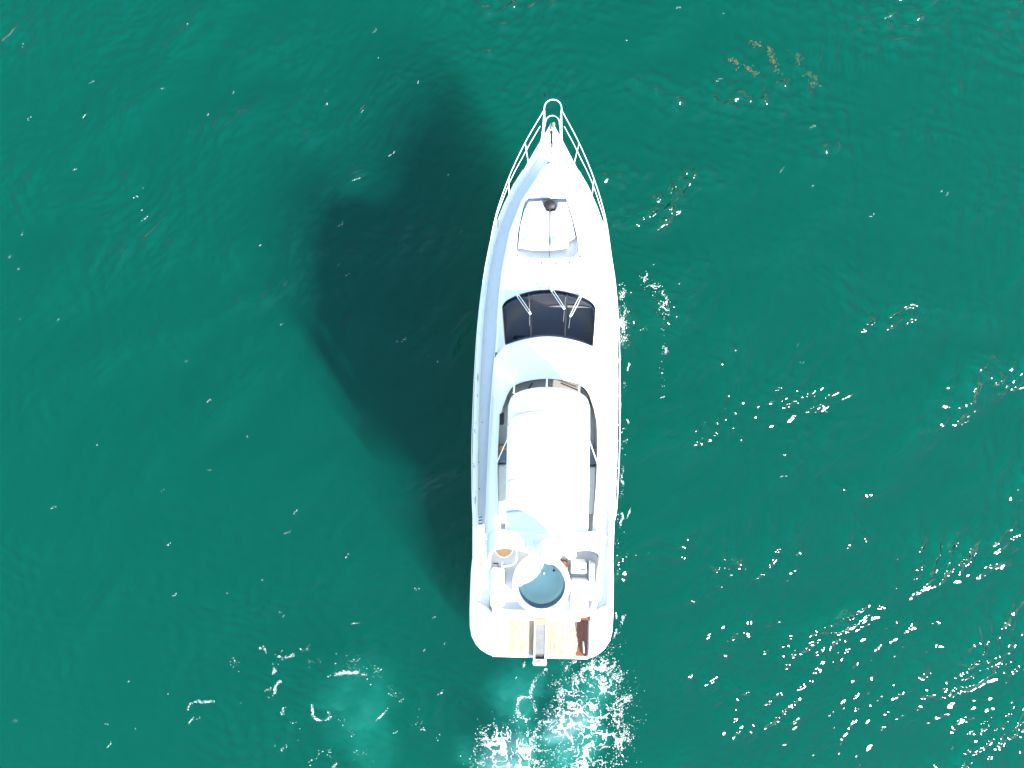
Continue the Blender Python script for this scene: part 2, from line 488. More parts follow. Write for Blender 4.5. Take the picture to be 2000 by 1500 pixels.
for (v, b, zs, py) in stations:
    bowf = min(max((py - 243) / 330.0, 0), 1)
    rake = (1 - bowf) * 0.75
    fl = 0.30 + 0.58 * bowf ** 0.6           # waterline breadth share
    t = max(0.0, min(1.0, (py - 1178) / 20.0)); t = t * t * (3 - 2 * t)
    ui = max(b - 0.15, 0.02); ui = ui * (1 - t) + min(PLAT_U, b - 0.10) * t
    zi = zs - (0.24 if py < 1195 else 0.0)
    zi = zi if py < 1195 else 0.45
    half_s = [(max(ui - 0.012, 0.01), zi), (ui, zs - 0.012), (min(ui + 0.02, b), zs), (max(b - 0.05, b * 0.6), zs + 0.004), (b - 0.012 * min(1, b), zs - 0.02), (b, zs - 0.06),
              (b * (0.985 if bowf > .9 else 0.9 + 0.08 * bowf), zs - 0.35), (b * (fl + 0.09), 0.45), (b * fl, 0.12), (b * fl * 0.93, -0.15), (b * 0.3 * fl, -0.62)]
    r = []
    for (u, z) in half_s: r.append((u, v - rake * (zs - z), z))
    r.append((0, v - rake * (zs + 0.75), -0.75))
    rings.append([(-q[0], q[1], q[2]) for q in r[:-1]] + [r[-1]] + r[:-1][::-1])
mb = MB(); mb.loft(rings, closed=False)
n = len(rings[0])
nb = (len(rings) - 1) * n
mb.f.append(tuple(nb + k for k in range(0, n)))          # transom
mb.f.append(tuple(range(n)))                                  # stem
hull = mb.build('hull', M['gelcoat'], Y, angle=40)
# rub rail along the sheer
mb = MB()
for s in (-1, 1):
    mb.tube([(s * (b + 0.005), v, z - 0.16) for (v, b, z, py) in stations if 300 < py < 1262], 0.028, 8)
mb.build('rub_rail', M['white_tube'], hull)

# --- deck
mb = MB()
dr = []
for (v, b, zs, py) in stations:
    if py > 1196: break
    w = max(b - 0.13, 0.01)
    z = zs - 0.2
    dr.append([(-w, v, z), (-w * 0.5, v, z + 0.015), (0, v, z + 0.02), (w * 0.5, v, z + 0.015), (w, v, z)])
mb.loft(dr, closed=False)
deck = mb.build('deck', M['nonslip'], Y)
def deck_z(v):
    vs = [s[0] for s in stations][::-1]; zs = [s[2] - 0.2 for s in stations][::-1]
    return float(np.interp(v, vs, zs))
def beam_at(v):
    vs = [s[0] for s in stations][::-1]; bs = [s[1] for s in stations][::-1]
    return float(np.interp(v, vs, bs))
def sheer_at(v): return deck_z(v) + 0.2

# deck fittings on the port side deck: louvred vent, ropes, cleats, teak steps
def on_deck(px, py, dz=0.0):
    z = 1.6
    for _ in range(4): z = deck_z(P(px, py, z)[1]) + 0.01 + dz
    return P(px, py, z)
q = on_deck(937.5, 1017)
mb = MB(); mb.box((q[0], q[1], q[2] + 0.01), (0.2, 0.42, 0.03))
vent = mb.build('vent_plate', M['gelcoat'], deck, bevel=0.01)
for k in range(3):
    mb = MB(); mb.box((q[0] + 0.02, q[1] - 0.1 + 0.11 * k, q[2] + 0.025), (0.13, 0.028, 0.012), rz=0.25)
    mb.build('slot', M['black'], deck)
for (x0, y0, x1, y1) in ((925.5, 838, 934, 888), (923.5, 905, 930, 950), (931, 770, 936, 800)):
    a, b = on_deck(x0, y0, 0.22), on_deck(x1, y1, 0.03)
    pts = [tuple(np.array(a) * (1 - t) + np.array(b) * t + np.array((0.02 * math.sin(6 * t), 0, 0))) for t in np.linspace(0, 1, 8)]
    mb = MB(); mb.tube(pts, 0.010, 6); mb.build('mooring_line', M['rope'], deck)
def cleat(u, v, z, rz=0.0):
    mb = MB()
    ca, sa = math.cos(rz), math.sin(rz)
    R = lambda a, b: (u + a * ca - b * sa, v + a * sa + b * ca)
    pts = [R(0, t) for t in (-0.14, -0.1, 0.1, 0.14)]
    mb.tube([(*pts[0], z + 0.075), (*pts[1], z + 0.065), (*pts[2], z + 0.065), (*pts[3], z + 0.075)], [0.008, 0.015, 0.015, 0.008], 8)
    for t in (-0.05, 0.05): mb.tube([(*R(0, t), z), (*R(0, t), z + 0.065)], 0.014, 8)
    return mb.build('cleat', M['steel'], deck)
for v in (stations[7][0], stations[13][0], stations[16][0]):
    for s in (-1, 1): cleat(s * (beam_at(v) - 0.075), v, sheer_at(v) + 0.004)
for s in (-1, 1): cleat(s * 2.1, 0.9, 0.99, 0.2 * s)
for (px, py, w, l) in ((939, 1101, 0.16, 0.24), (1156.5, 1078, 0.12, 0.42)):
    q = on_deck(px, py)
    mb = MB()
    for k in range(4): mb.box((q[0] + (k - 1.5) * w / 4, q[1], q[2] + 0.012), (w / 4 - 0.006, l, 0.024))
    mb.build('teak_tread', M['teak_gold'], deck)
for k, (px, py) in enumerate(((929, 729), (935, 903), (926, 937), (942, 825), (936, 955), (931, 978), (950, 977))):
    q = on_deck(px, py)
    mb = MB(); mb.lathe([(0.022, 0), (0.022, 0.008), (0.014, 0.014)], q, 10); mb.build('deck_filler_cap', M['rubber'], deck)
# faint worn lettering strip on the port quarter
for k in range(7):
    q = on_deck(938.7, 1139 + 3.1 * k)
    mb = MB(); mb.box((q[0], q[1], q[2] + 0.006), (0.022, 0.03 if k % 3 else 0.018, 0.006)); mb.build('worn_letter', M['decal'], deck)

# --- foredeck coachroof with a sunken sun-lounge
cr = []
for (py, hw, z) in ((318, 4, 2.42), (326, 14, 2.60), (350, 30, 2.72), (390, 56, 2.84), (450, 78, 2.95), (520, 91, 3.05), (566, 96, 3.12), (620, 99, 3.14), (690, 100, 3.14)):
    c = P(1070, py, z); w = hw * (CAM_H - z) / FPX
    zb = deck_z(c[1]) - 0.03
    sec = [(w + 0.10, zb), (w + 0.07, zb + 0.25 * (z - zb)), (w + 0.02, z - 0.10), (w - 0.04 * min(1, w), z - 0.035), (w * 0.9 - 0.06 * min(1, w), z - 0.005), (w * 0.5, z + 0.02), (0, z + 0.03)]
    full = [(-a, c[1], b) for a, b in sec[:-1]] + [(0, c[1], sec[-1][1])] + [(a, c[1], b) for a, b in sec[:-1]][::-1]
    cr.append(full)
mb = MB(); mb.loft(cr, closed=True, cap0=True, cap1=True)
coach = mb.build('coachroof', M['gelcoat'], Y, angle=38)
WELL_Z = 2.56
wellpoly = [P(a, b, 2.95)[:2] for a, b in ((1032, 384), (1106, 385), (1118, 425), (1128, 466), (1131, 490), (1122, 503), (1098, 506), (1070, 507), (1040, 506), (1018, 502), (1009, 489), (1011, 455), (1018, 420), (1025, 393))]
cb = MB(); cb.prism(wellpoly, WELL_Z, 4.0)
cut = cb.build('well_cutter', M['gelcoat'], Y, bevel=0.03)
bm_ = coach.modifiers.new('cut', 'BOOLEAN'); bm_.operation = 'DIFFERENCE'; bm_.object = cut; bm_.solver = 'EXACT'
bpy.context.view_layer.update()
dg = bpy.context.evaluated_depsgraph_get()
me2 = bpy.data.meshes.new_from_object(coach.evaluated_get(dg))
coach.modifiers.clear(); coach.data = me2
bpy.data.objects.remove(cut)
me2.set_sharp_from_angle(angle=math.radians(38))
from mathutils.bvhtree import BVHTree
coach_bvh = BVHTree.FromPolygons([v.co for v in me2.vertices], [p.vertices[:] for p in me2.polygons])
# snaps along the after edge of the lounge
for (px, py) in ((1012, 500), (1033.5, 512), (1058.3, 514), (1086.3, 514.5), (1112, 513), (1133, 502), (1006, 479), (1004, 486), (1003.5, 492)):
    zz = 3.0
    for _ in range(3):
        q = P(px, py, zz)
        hit = coach_bvh.ray_cast(Vector((q[0], q[1], 6)), Vector((0, 0, -1)))
        if hit[0] is not None: zz = hit[0].z
    mb = MB(); mb.lathe([(0.032, -0.02), (0.032, 0.012), (0.018, 0.022)], (q[0], q[1], zz), 12); mb.build('snap_button', M['snap'] if px > 1010 else M['rubber'], coach)
# smoked dome hatch with its rod
q = P(1074.5, 399, 3.0)
mb = MB(); mb.lathe([(0.205, -0.3), (0.205, 0.02), (0.19, 0.10), (0.15, 0.16), (0.08, 0.19), (0.02, 0.2)], (q[0], q[1], 2.86), 28, sx=1.0, sy=0.86)
for i, w in enumerate(mb.v):
    if w[1] < q[1] - 0.13: mb.v[i] = (w[0], q[1] - 0.13 - (q[1] - 0.13 - w[1]) * 0.25, w[2])
dome = mb.build('dome_hatch', M['black'], Y, angle=50); dome['label'] = 'black domed hatch cap with a long thin rod'
a, b = P(1074, 408, 3.08), P(1073, 501, 3.0)
mb = MB(); mb.tube([a, tuple(0.5 * (np.array(a) + np.array(b)) + np.array((0, 0, 0.04))), b], 0.013, 8); mb.build('rod', M['dark_rod'], dome)
# windscreen washer fitting
q = P(1070, 540, 3.12); mb = MB(); mb.lathe([(0.05, 0.0), (0.05, 0.03), (0.03, 0.045)], (q[0], q[1], 3.10), 16); mb.build('deck_fitting', M['gelcoat'], coach)

# --- bow rail
TR = [(1102, 215, 3.36), (1131, 280, 3.24), (1160, 350, 3.10), (1182, 425, 2.97), (1193.5, 500, 2.86), (1202, 560, 2.79), (1208, 640, 2.72), (1210.5, 740, 2.64), (1210, 860, 2.55), (1206.5, 950, 2.47), (1203, 1000, 2.36), (1198, 1022, 1.66)]
tr = np.array([(abs(q[0]) + 0.0, q[1], q[2]) for q in (P(*t) for t in TR)])
left_top = P(1068, 215, 3.36)
tr[0][0] = 0.5 * (tr[0][0] + abs(left_top[0]))
rail = bpy.data.objects.new('bow_rail', None); COL.objects.link(rail); rail.parent = Y
for s in (-1, 1):
    pts = catmull([(s * a, b, c) for a, b, c in tr], 60)
    mb = MB(); mb.tube(pts, 0.014, 8); mb.build('top_rail', M['white_tube'], rail)
def top_at(v):
    o = np.argsort(tr[:, 1]); return np.array([np.interp(v, tr[o, 1], tr[o, k]) for k in range(3)])
def foot_at(v): return np.array((max(beam_at(v) - 0.06, 0.05), v, sheer_at(v)))
spots = [P(1131, 280, 3.24)[1], P(1160, 350, 3.1)[1], P(1181, 420, 2.97)[1], P(1193, 492, 2.87)[1], P(1200, 562, 2.8)[1]] + [P(1206, y, 2.7)[1] for y in (650, 740, 830, 915, 985)]
for i, v in enumerate(spots):
    lean = 0.42 if i < 3 else (0.25 if i < 5 else 0.08)
    for s in (-1, 1):
        a, b = top_at(v), foot_at(v - lean)
        a[0] *= s; b[0] *= s
        mb = MB(); mb.tube([a, b], 0.013, 8); mb.lathe([(0.04, 0), (0.04, 0.012)], tuple(b), 10)
        mb.build('stanchion', M['white_tube'], rail)
for s in (-1, 1):
    pts = []
    for v in np.linspace(P(1100, 246, 2.97)[1], P(1200, 640, 2.5)[1], 34):
        f = foot_at(min(v - 0.3, 8.4 + 9.6)); t = top_at(v + 0.02)
        m_ = 0.5 * f + 0.5 * t
        pts.append((s * m_[0], v, m_[2]))
    mb = MB(); mb.tube(pts, 0.012, 8); mb.build('middle_rail', M['white_tube'], rail)
def loop(cpx, z, hw, v0, depth, r):
    c = 0.0
    pts = []
    for t in np.linspace(0, math.pi, 17):
        pts.append((c - hw * math.cos(t), v0 + depth * math.sin(t) ** 0.8, z))
    mb = MB(); mb.tube(pts, r, 8); return mb
w0 = tr[0][0]
loop(1085, 3.37, w0, tr[0][1], 0.32, 0.019).build('pulpit_loop', M['white_tube'], rail)
loop(1082.5, 2.97, 0.225, P(1082, 244, 2.97)[1], 0.30, 0.016).build('pulpit_loop', M['white_tube'], rail)
loop(1086, 2.72, 0.17, P(1086, 264, 2.72)[1], 0.18, 0.014).build('pulpit_loop', M['white_tube'], rail)
for s in (-1, 1):
    a = (s * w0, tr[0][1], 3.36); b = (s * 0.30, P(1080, 275, 2.6)[1], 2.56)
    mid = (s * 0.25, P(1082, 244, 2.97)[1], 2.97)
    mb = MB(); mb.tube([a, mid, b], 0.024, 8); mb.tube([(a[0], a[1] - .03, a[2] - .05), (mid[0] + s * .045, mid[1] - 0.1, mid[2]), (b[0] + s * .05, b[1] - 0.1, b[2])], 0.018, 8); mb.build('pulpit_leg', M['white_tube'], rail)

# --- anchor, roller, chain and windlass
anchor = bpy.data.objects.new('anchor_gear', None); COL.objects.link(anchor); anchor.parent = Y
a, b = P(1081, 240, 2.62), P(1081, 268, 2.62)
mb = MB(); mb.box(((a[0] + b[0]) / 2, (a[1] + b[1]) / 2, 2.62), (0.085, abs(a[1] - b[1]), 0.06)); mb.build('bow_roller', M['dash'], anchor, bevel=0.01)
a, b = P(1075.5, 241, 2.66), P(1077.5, 287, 2.70)
mb = MB(); mb.tube([a, b], [0.022, 0.03], 8); mb.build('anchor_shank', M['steel'], anchor)
q = P(1077, 268, 2.68); mb = MB(); mb.box((q[0], q[1], 2.70), (0.07, 0.42, 0.05)); mb.box((q[0] + 0.03, q[1] - 0.25, 2.72), (0.04, 0.2, 0.05)); mb.build('anchor_fluke', M['black'], anchor, bevel=0.015)
a, b = P(1078, 287, 2.68), P(1075.5, 314, 2.62)
mb = MB()
for k in range(14):
    t = k / 13; c = np.array(a) * (1 - t) + np.array(b) * t
    ring = [(c[0] + 0.018 * math.cos(x), c[1] + 0.03 * math.sin(x), c[2] + 0.01 * (k % 2)) for x in np.linspace(0, 2 * math.pi, 9)[:-1]]
    mb.tube(ring, 0.007, 5, closed=True)
mb.build('chain', M['dark_rod'], anchor)
q = P(1073.5, 317, 2.66)
mb = MB(); mb.lathe([(0.10, 0), (0.10, 0.05), (0.06, 0.07), (0.055, 0.14), (0.085, 0.16), (0.085, 0.18), (0.03, 0.19)], (q[0], q[1], deck_z(q[1]) - 0.0), 20); mb.build('windlass', M['rubber'], anchor)
for s in (-1, 1):
    q = P(1070 + s * 38, 318, 2.5)
    mb = MB(); mb.tube([(q[0] - s * 0.06, q[1] + 0.16, 2.36), (q[0] + s * 0.06, q[1] - 0.16, 2.36)], 0.018, 8); mb.build('fairlead', M['steel'], anchor)

# --- deckhouse and windscreen
ZF, ZR = 3.15, 4.28
F_px = [(1070.5, 567), (1100, 570), (1130, 578.5), (1150, 588.5), (1158, 594.5), (1162, 603)]
R_px = [(1070.5, 656), (1095, 658), (1125, 664.5), (1145, 671), (1157, 676)]
NF, NS = 15, 12
def halfring(front, side, z, nf=NF, ns=NS, du=0.0, dv=0.0):
    f = catmull([(0, half(front, z)[0][1])] + half(front, z)[1:], nf)
    s = catmull([tuple(f[-1])] + half(side, z), ns)[1:]
    pts = np.concatenate([f, s])
    return [(p[0] + (du if p[0] > 0.01 else 0), p[1] + dv, z) for p in pts]
def fullring(hr): return [(-a, b, c) for a, b, c in hr[:0:-1]] + list(hr)
sideA = [(1168, 650), (1174, 760), (1176, 900), (1176, 1060)]
sideB = [(1168, 640), (1171, 760), (1172, 900), (1171, 1060)]
sideC = [(1164, 700), (1168, 800), (1170, 900), (1169, 1060)]
rA = halfring([(1070, 562), (1100, 566), (1130, 575), (1150, 586), (1158, 593), (1163, 602)], sideA, 1.8)
rB = halfring(F_px, sideB, ZF); rC = halfring(R_px, sideC, ZR)
full = [fullring(r) for r in (rA, rB, rC)]
nr = len(full[0]); c0 = nr // 2
mb = MB()
mb.loft(full, closed=False, skip=lambda i, k: i == 1 and (c0 - NF + 1) <= k < (c0 + NF - 1))
mb.f.append(tuple([0, nr - 1, 2 * nr - 1, 3 * nr - 1, 2 * nr, nr]))
house = mb.build('deckhouse', M['gelcoat'], Y, angle=30)
# interior
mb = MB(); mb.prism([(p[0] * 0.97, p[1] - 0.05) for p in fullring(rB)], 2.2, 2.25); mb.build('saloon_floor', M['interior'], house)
din = [(p[0] * 0.985, p[1] - 0.02) for p in fullring(rB)[c0 - NF + 1:c0 + NF]]
dd = [(p[0] * 0.95, p[1] - (0.17 if abs(p[0]) < 0.9 else 0.24)) for p in fullring(rB)[c0 - NF + 1:c0 + NF]]
mb = MB(); mb.loft([[(x, y, 3.08) for x, y in din], [(x, y, 3.11) for x, y in dd], [(x, y - 0.02, 2.75) for x, y in dd]], closed=False)
dash = mb.build('dashboard', M['dash'], house, solid=0.03)
for px, py in ((1027, 582), (1043, 575), (1097, 575), (1112, 579)):
    q = P(px, py, 3.1); mb = MB(); mb.box((q[0], q[1] - 0.02, 3.115), (0.09, 0.07, 0.03)); mb.build('air_vent', M['black'], house)
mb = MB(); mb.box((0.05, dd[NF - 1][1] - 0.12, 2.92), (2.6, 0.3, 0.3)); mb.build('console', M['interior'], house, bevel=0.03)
for px in (1020, 1075):
    q = P(px, 645, 2.9); mb = MB(); mb.box((q[0], q[1], 2.75), (0.55, 0.5, 0.25)); mb.box((q[0], q[1] - 0.25, 3.05), (0.55, 0.12, 0.6)); mb.build('helm_seat', M['seat_blue'], house, bevel=0.06, seg=3)
q = P(1122, 655, 2.9); mb = MB(); mb.box((q[0], q[1], 2.8), (0.8, 0.7, 0.35)); mb.build('sofa', M['dash'], house, bevel=0.06, seg=3)

wind = bpy.data.objects.new('windscreen', None); COL.objects.link(wind); wind.parent = Y
fa = np.array(full[1][c0 - NF + 1:c0 + NF]); ra = np.array(full[2][c0 - NF + 1:c0 + NF])
def wsurf(t, s, off=0.0):
    """t in -1..1 across, s 0 front .. 1 rear"""
    k = (t + 1) / 2 * (len(fa) - 1)
    i = min(int(k), len(fa) - 2); w = k - i
    a = fa[i] * (1 - w) + fa[i + 1] * w; b = ra[i] * (1 - w) + ra[i + 1] * w
    p = a * (1 - s) + b * s
    return np.array((p[0], p[1] + 0.4 * off, p[2] + 0.10 * math.sin(math.pi * s) * (1 - 0.3 * abs(t)) + off))
def wfind(px, py):
    best = None
    for t in np.linspace(-1, 1, 81):
        for s in np.linspace(0, 1, 41):
            p = wsurf(t, s); q = P(px, py, p[2])
            d = (q[0] - p[0]) ** 2 + (q[1] - p[1]) ** 2
            if best is None or d < best[0]: best = (d, t, s)
    return best[1], best[2]
tm1, _ = wfind(1035, 615); tm2, _ = wfind(1105, 615)
for (t0, t1) in ((-0.985, tm1 - 0.012), (tm1 + 0.012, tm2 - 0.012), (tm2 + 0.012, 0.985)):
    mb = MB(); mb.loft([[tuple(wsurf(t, s)) for t in np.linspace(t0, t1, 14)] for s in np.linspace(0.012, 0.988, 10)], closed=False)
    mb.build('window_pane', M['glass'], wind, solid=0.012)
for tm in (tm1, tm2):
    mb = MB(); mb.loft([[tuple(wsurf(tm + d, s, 0.008)) for d in (-0.017, 0.017)] for s in np.linspace(0, 1, 10)], closed=False); mb.build('mullion', M['frame'], wind, solid=0.04)
mb = MB()
edge = [wsurf(t, 0.0, 0.01) for t in np.linspace(-1, 1, 40)] + [wsurf(1, s, 0.01) for s in np.linspace(0.05, 1, 10)] + [wsurf(t, 1.0, 0.01) for t in np.linspace(0.95, -1, 40)] + [wsurf(-1, s, 0.01) for s in np.linspace(0.95, 0.05, 10)]
mb.tube(edge, 0.019, 6, closed=True); mb.build('frame', M['frame'], wind)
for (bx, by, tx, ty, b0, b1) in ((1010, 577, 1035, 613, (1035, 592), (1034.5, 636)), (1077, 566.5, 1102, 604, (1103.5, 582), (1100, 628)), (1133, 580.5, 1113.5, 619, (1115.5, 599), (1111.5, 642))):
    t0, s0 = wfind(bx, by); t1, s1 = wfind(tx, ty); t2, s2 = wfind(*b0); t3, s3 = wfind(*b1)
    a, b = wsurf(t0, s0, 0.05), wsurf(t1, s1, 0.06)
    d = b - a; nrm = np.array((d[1], -d[0], 0)); nrm /= np.linalg.norm(nrm)
    mb = MB()
    for sg in (-1, 1): mb.tube([a + nrm * 0.035 * sg - d * 0.02, a + d * .5 + nrm * 0.034 * sg + np.array((0, 0, .02)), b + nrm * 0.028 * sg], 0.011, 6)
    mb.box(tuple(b), (0.085, 0.06, 0.03), rz=math.atan2(d[1], d[0]))
    mb.lathe([(0.045, -0.05), (0.045, 0.02), (0.02, 0.035)], tuple(a), 10)
    wp = mb.build('wiper', M['white_tube'], wind)
    mb = MB(); mb.tube([wsurf(t2 + (t3 - t2) * k, s2 + (s3 - s2) * k, 0.025) for k in np.linspace(0, 1, 8)], 0.009, 6); mb.build('wiper_blade', M['rubber'], wind)
for s in (-1, 1):          # side windows of the deckhouse
    for (y0, y1) in ((690, 722), (727, 830), (835, 950)):
        mb = MB(); g = []
        for py in np.linspace(y0, y1, 6):
            row = []
            for zz in (3.25, 3.95):
                w = np.interp(py, (640, 760, 900, 1060), (1.66, 1.68, 1.69, 1.70)) if zz < 3.5 else np.interp(py, (640, 760, 900, 1060), (1.57, 1.60, 1.61, 1.62))
                row.append((s * w, P(1065, py, zz)[1], zz))
            g.append(row)
        mb.loft(g, closed=False); mb.build('side_window', M['glass_dark'], house, solid=0.02)

# --- flybridge
G_px = [(966, 700), (960, 800), (952, 900), (948, 1000), (950, 1080), (955, 1150), (962, 1188)]
ridge = [(1068, 711), (1100, 714.5), (1128, 724), (1148, 740), (1158, 760)]
rim_o = [(1068, 735), (1100, 738), (1128, 745.5), (1147, 757), (1156.5, 774)]
rim_i = [(1068, 739.5), (1100, 742.5), (1125, 749), (1143, 759), (1152, 774)]
U0 = halfring(R_px, [(966, 700), (961, 780), (956, 850), (951, 920), (948, 1000), (949, 1052)], 4.28)
Um = halfring([(1068, 690), (1100, 692.5), (1128, 701), (1150, 716), (1160, 735)], [(965, 790), (959, 850), (955, 920), (953, 1000), (954, 1052)], 4.62)
U1 = halfring(ridge, [(967, 800), (961, 850), (958, 920), (958, 1000), (960, 1052)], 4.82)
U2 = halfring(rim_o, [(972, 810), (967, 850), (964.5, 920), (966, 1000), (969, 1052)], 5.0)
U3 = halfring(rim_i, [(977.5, 810), (973.5, 850), (971.5, 920), (974, 1000), (977, 1052)], 5.0)
U4 = [(a * 0.995, b - 0.01, 4.13) for a, b, c in U3]
mb = MB(); mb.loft([fullring(r) for r in (U0, Um, U1, U2, U3)], closed=False)
fly = mb.build('flybridge_coaming', M['gelcoat'], Y, angle=30)
mb = MB(); mb.loft([[(a * 0.999, b - 0.002, c - 0.004) for a, b, c in fullring(U3)], fullring(U4)], closed=False); mb.build('coaming_lining', M['flygrey'], fly, angle=60)
gh = [(0, P(1070, 662, 4.2)[1])] + [(abs(P(a, b, 4.2)[0]) - 0.01, P(a, b, 4.2)[1]) for a, b in [(1120, 668), (1155, 680)] + G_px]
aftv = P(1055, 1198, 4.2)[1]
gh += [(1.25, aftv - 0.02), (0.7, aftv - 0.03), (0, aftv - 0.035)]
gh = catmull(gh, 46)
gpoly = [(-a, b) for a, b in gh[:0:-1]] + [(a, b) for a, b in gh[:-1]]
FA = -0.42                                  # the after part of the flybridge is a step lower
vstep = P(1060, 1040, 4.2)[1]
fore = [p for p in gpoly if p[1] > vstep]; w_ = max(p[0] for p in fore)
mb = MB(); mb.prism(fore, 3.98, 4.12); flydeck = mb.build('flybridge_deck', M['lightgrey'], Y, bevel=0.03)
G2 = [(948, 1020), (949, 1080), (955, 1150), (962, 1188)]
za = 4.2 + FA
aftv = P(1055, 1198, za)[1]
gh = catmull([(0, vstep + 0.15), (1.0, vstep + 0.15)] + [(abs(P(a, b, za)[0]) - 0.01, P(a, b, za)[1]) for a, b in G2] + [(1.25, aftv - 0.02), (0.7, aftv - 0.03), (0, aftv - 0.035)], 46)
gpoly = [(-a, b) for a, b in gh[:0:-1]] + [(a, b) for a, b in gh[:-1]]
mb = MB(); mb.prism(gpoly, 3.98 + FA, 4.12 + FA); mb.build('after_deck', M['lightgrey'], Y, bevel=0.03)
# lower rim round the after part of the flybridge
back = [(a, b) for a, b in gh if b < vstep and a > 0.0 or a == 0 and b < vstep]
path = [(a - 0.05, b + 0.03 * (1 if b < aftv + 0.1 else 0)) for a, b in back]
fp = path + [(-a, b) for a, b in path[-2::-1]]
mb = MB()
sec = [(o_, z_ + FA) for o_, z_ in ((-0.075, 3.95), (-0.085, 4.15), (-0.06, 4.33), (-0.03, 4.37), (0.03, 4.37), (0.06, 4.33), (0.075, 4.13))]
rr = []
for i, p in enumerate(fp):
    a = np.array(fp[max(i - 1, 0)]); b = np.array(fp[min(i + 1, len(fp) - 1)])
    t = (b - a) / np.linalg.norm(b - a); nn = np.array((-t[1], t[0]))
    rr.append([(p[0] - nn[0] * o * -1, p[1] - nn[1] * o * -1, z) for o, z in sec])
mb.loft(rr, closed=True, cap0=True, cap1=True); mb.build('after_rim', M['gelcoat'], fly, angle=50)

# flybridge fittings seen under and beside the bimini
mb = MB()
inner = fullring(U3)[c0 - NF + 1:c0 + NF]
mb.loft([[(a * .99, b - 0.015, 4.72) for a, b, c in inner], [(a * .93, b - 0.45, 4.80) for a, b, c in inner], [(a * .93, b - 0.5, 4.2) for a, b, c in inner]], closed=False)
mb.build('helm_console', M['flygrey'], fly, angle=40)
for s, x0 in ((-1, 1040), (1, 1095)):
    a, b = P(x0, 748, 4.82), P(x0 + s * 26 + 15, 765, 4.86)
    mb = MB(); mb.tube([a, b], 0.02, 6); mb.build('console_trim', M['black'], fly)
q = P(979.5, 818, 4.95); mb = MB(); mb.box((q[0], q[1], 4.9), (0.16, 0.36, 0.22)); mb.build('speaker', M['black'], fly, bevel=0.05, seg=3)
for s in (-1, 1):
    q = P(978, 886, 4.6); mb = MB(); mb.box((s * abs(q[0]) * 0.96, q[1], 4.45), (0.34, 0.5, 0.5)); mb.build('fly_seat', M['seat_blue'], fly, bevel=0.06, seg=3)
q0, q1 = P(978, 908, 4.6), P(980, 1000, 4.6)
for s in (-1, 1):
    mb = MB(); mb.box((s * 1.28, (q0[1] + q1[1]) / 2, 4.4), (0.36, abs(q0[1] - q1[1]), 0.45)); mb.build('fly_bench', M['cushion'], fly, bevel=0.05, seg=3)
q = P(978, 876, 4.9); mb = MB(); mb.lathe([(0.07, -0.02), (0.08, 0.0), (0.07, 0.02)], (q[0] + 0.02, q[1], 4.85), 16); mb.tube([(q[0] - .05, q[1], 4.85), (q[0] + 0.25, q[1] - .03, 4.8)], 0.02, 8); mb.build('throttle_lever', M['orange'], fly)

# --- bimini top on its bows
bim = bpy.data.objects.new('bimini', None); COL.objects.link(bim); bim.parent = Y
def bim_pt(t, s):
    """t -1..1 across, s 0 front .. 1 after end"""
    f = [(1068.5, 756), (1100, 758), (1128, 765.5), (1146, 776), (1153, 792)]
    z = 5.62 + 0.30 * (1 - t * t) ** 0.8 * (0.75 + 0.25 * math.sin(math.pi * min(1, s * 1.3))) + 0.06 * math.sin(math.pi * s) - 0.12 * max(0, 0.16 - s) / 0.16
    hv = _bf
    k = abs(t) * (len(hv) - 1); i = min(int(k), len(hv) - 2); w = k - i
    fr = hv[i] * (1 - w) + hv[i + 1] * w
    va = P(1062, 1056, 5.7)[1]
    hw_aft = 1.17
    u = fr[0] * (1 - s) + abs(t) * hw_aft * s
    v = fr[1] * (1 - s) + va * s
    # cloth sags a little between the bows
    ph = s * 4.0
    z -= 0.028 * (0.5 - 0.5 * math.cos(2 * math.pi * ph)) * (1 - 0.5 * t * t)
    return (math.copysign(u, t), v, z)
_bf = catmull([(0, half([(1068.5, 756)], 5.8)[0][1])] + half([(1100, 758), (1128, 765.5), (1146, 777), (1153.5, 796)], 5.75), 24)
s_front = 0.155
def bim_panel(s0, s1, mat, name):
    ts = np.linspace(-1, 1, 41); ss = np.linspace(s0, s1, max(6, int((s1 - s0) * 60)))
    mb = MB(); mb.loft([[bim_pt(t, s) for t in ts] for s in ss], closed=False)
    return mb.build(name, mat, bim, solid=0.02, angle=60)
bim_panel(0.0, s_front, M['gelcoat'], 'front_visor')
bim_panel(s_front + 0.002, 0.575, M['canvas'], 'canvas_panel')
bim_panel(0.578, 0.795, M['canvas'], 'canvas_panel')
bim_panel(0.798, 1.0, M['canvas'], 'canvas_panel')
for s in (s_front, 0.5766, 0.7966):       # raised seams
    pts = [np.array(bim_pt(t, s)) + np.array((0, 0, 0.004)) for t in np.linspace(-0.97, 0.97, 41)]
    mb = MB(); mb.tube(pts, 0.010, 6); mb.build('seam', M['seam'], bim)
for s in (0.02, 0.3, 0.577, 0.797, 0.98):
    pts = [np.array(bim_pt(t, s)) - np.array((0, 0, 0.05)) for t in np.linspace(-0.98, 0.98, 33)]
    e0, e1 = pts[0], pts[-1]
    fu = 1.33
    mb = MB(); mb.tube(pts, 0.016, 8); mb.build('bow_tube', M['white_tube'], bim)
for (x0, y0, x1, y1) in ((1005, 746, 1003.5, 767), (1068.5, 739, 1067.5, 757), (1131.5, 750, 1130.5, 769)):
    a = P(x0, y0, 5.0); b = P(x1, y1, 5.72 if abs(x0 - 1068) > 5 else 5.80)
    mb = MB(); mb.tube([a, b], 0.026, 8); mb.build('strut', M['white_tube'], bim)
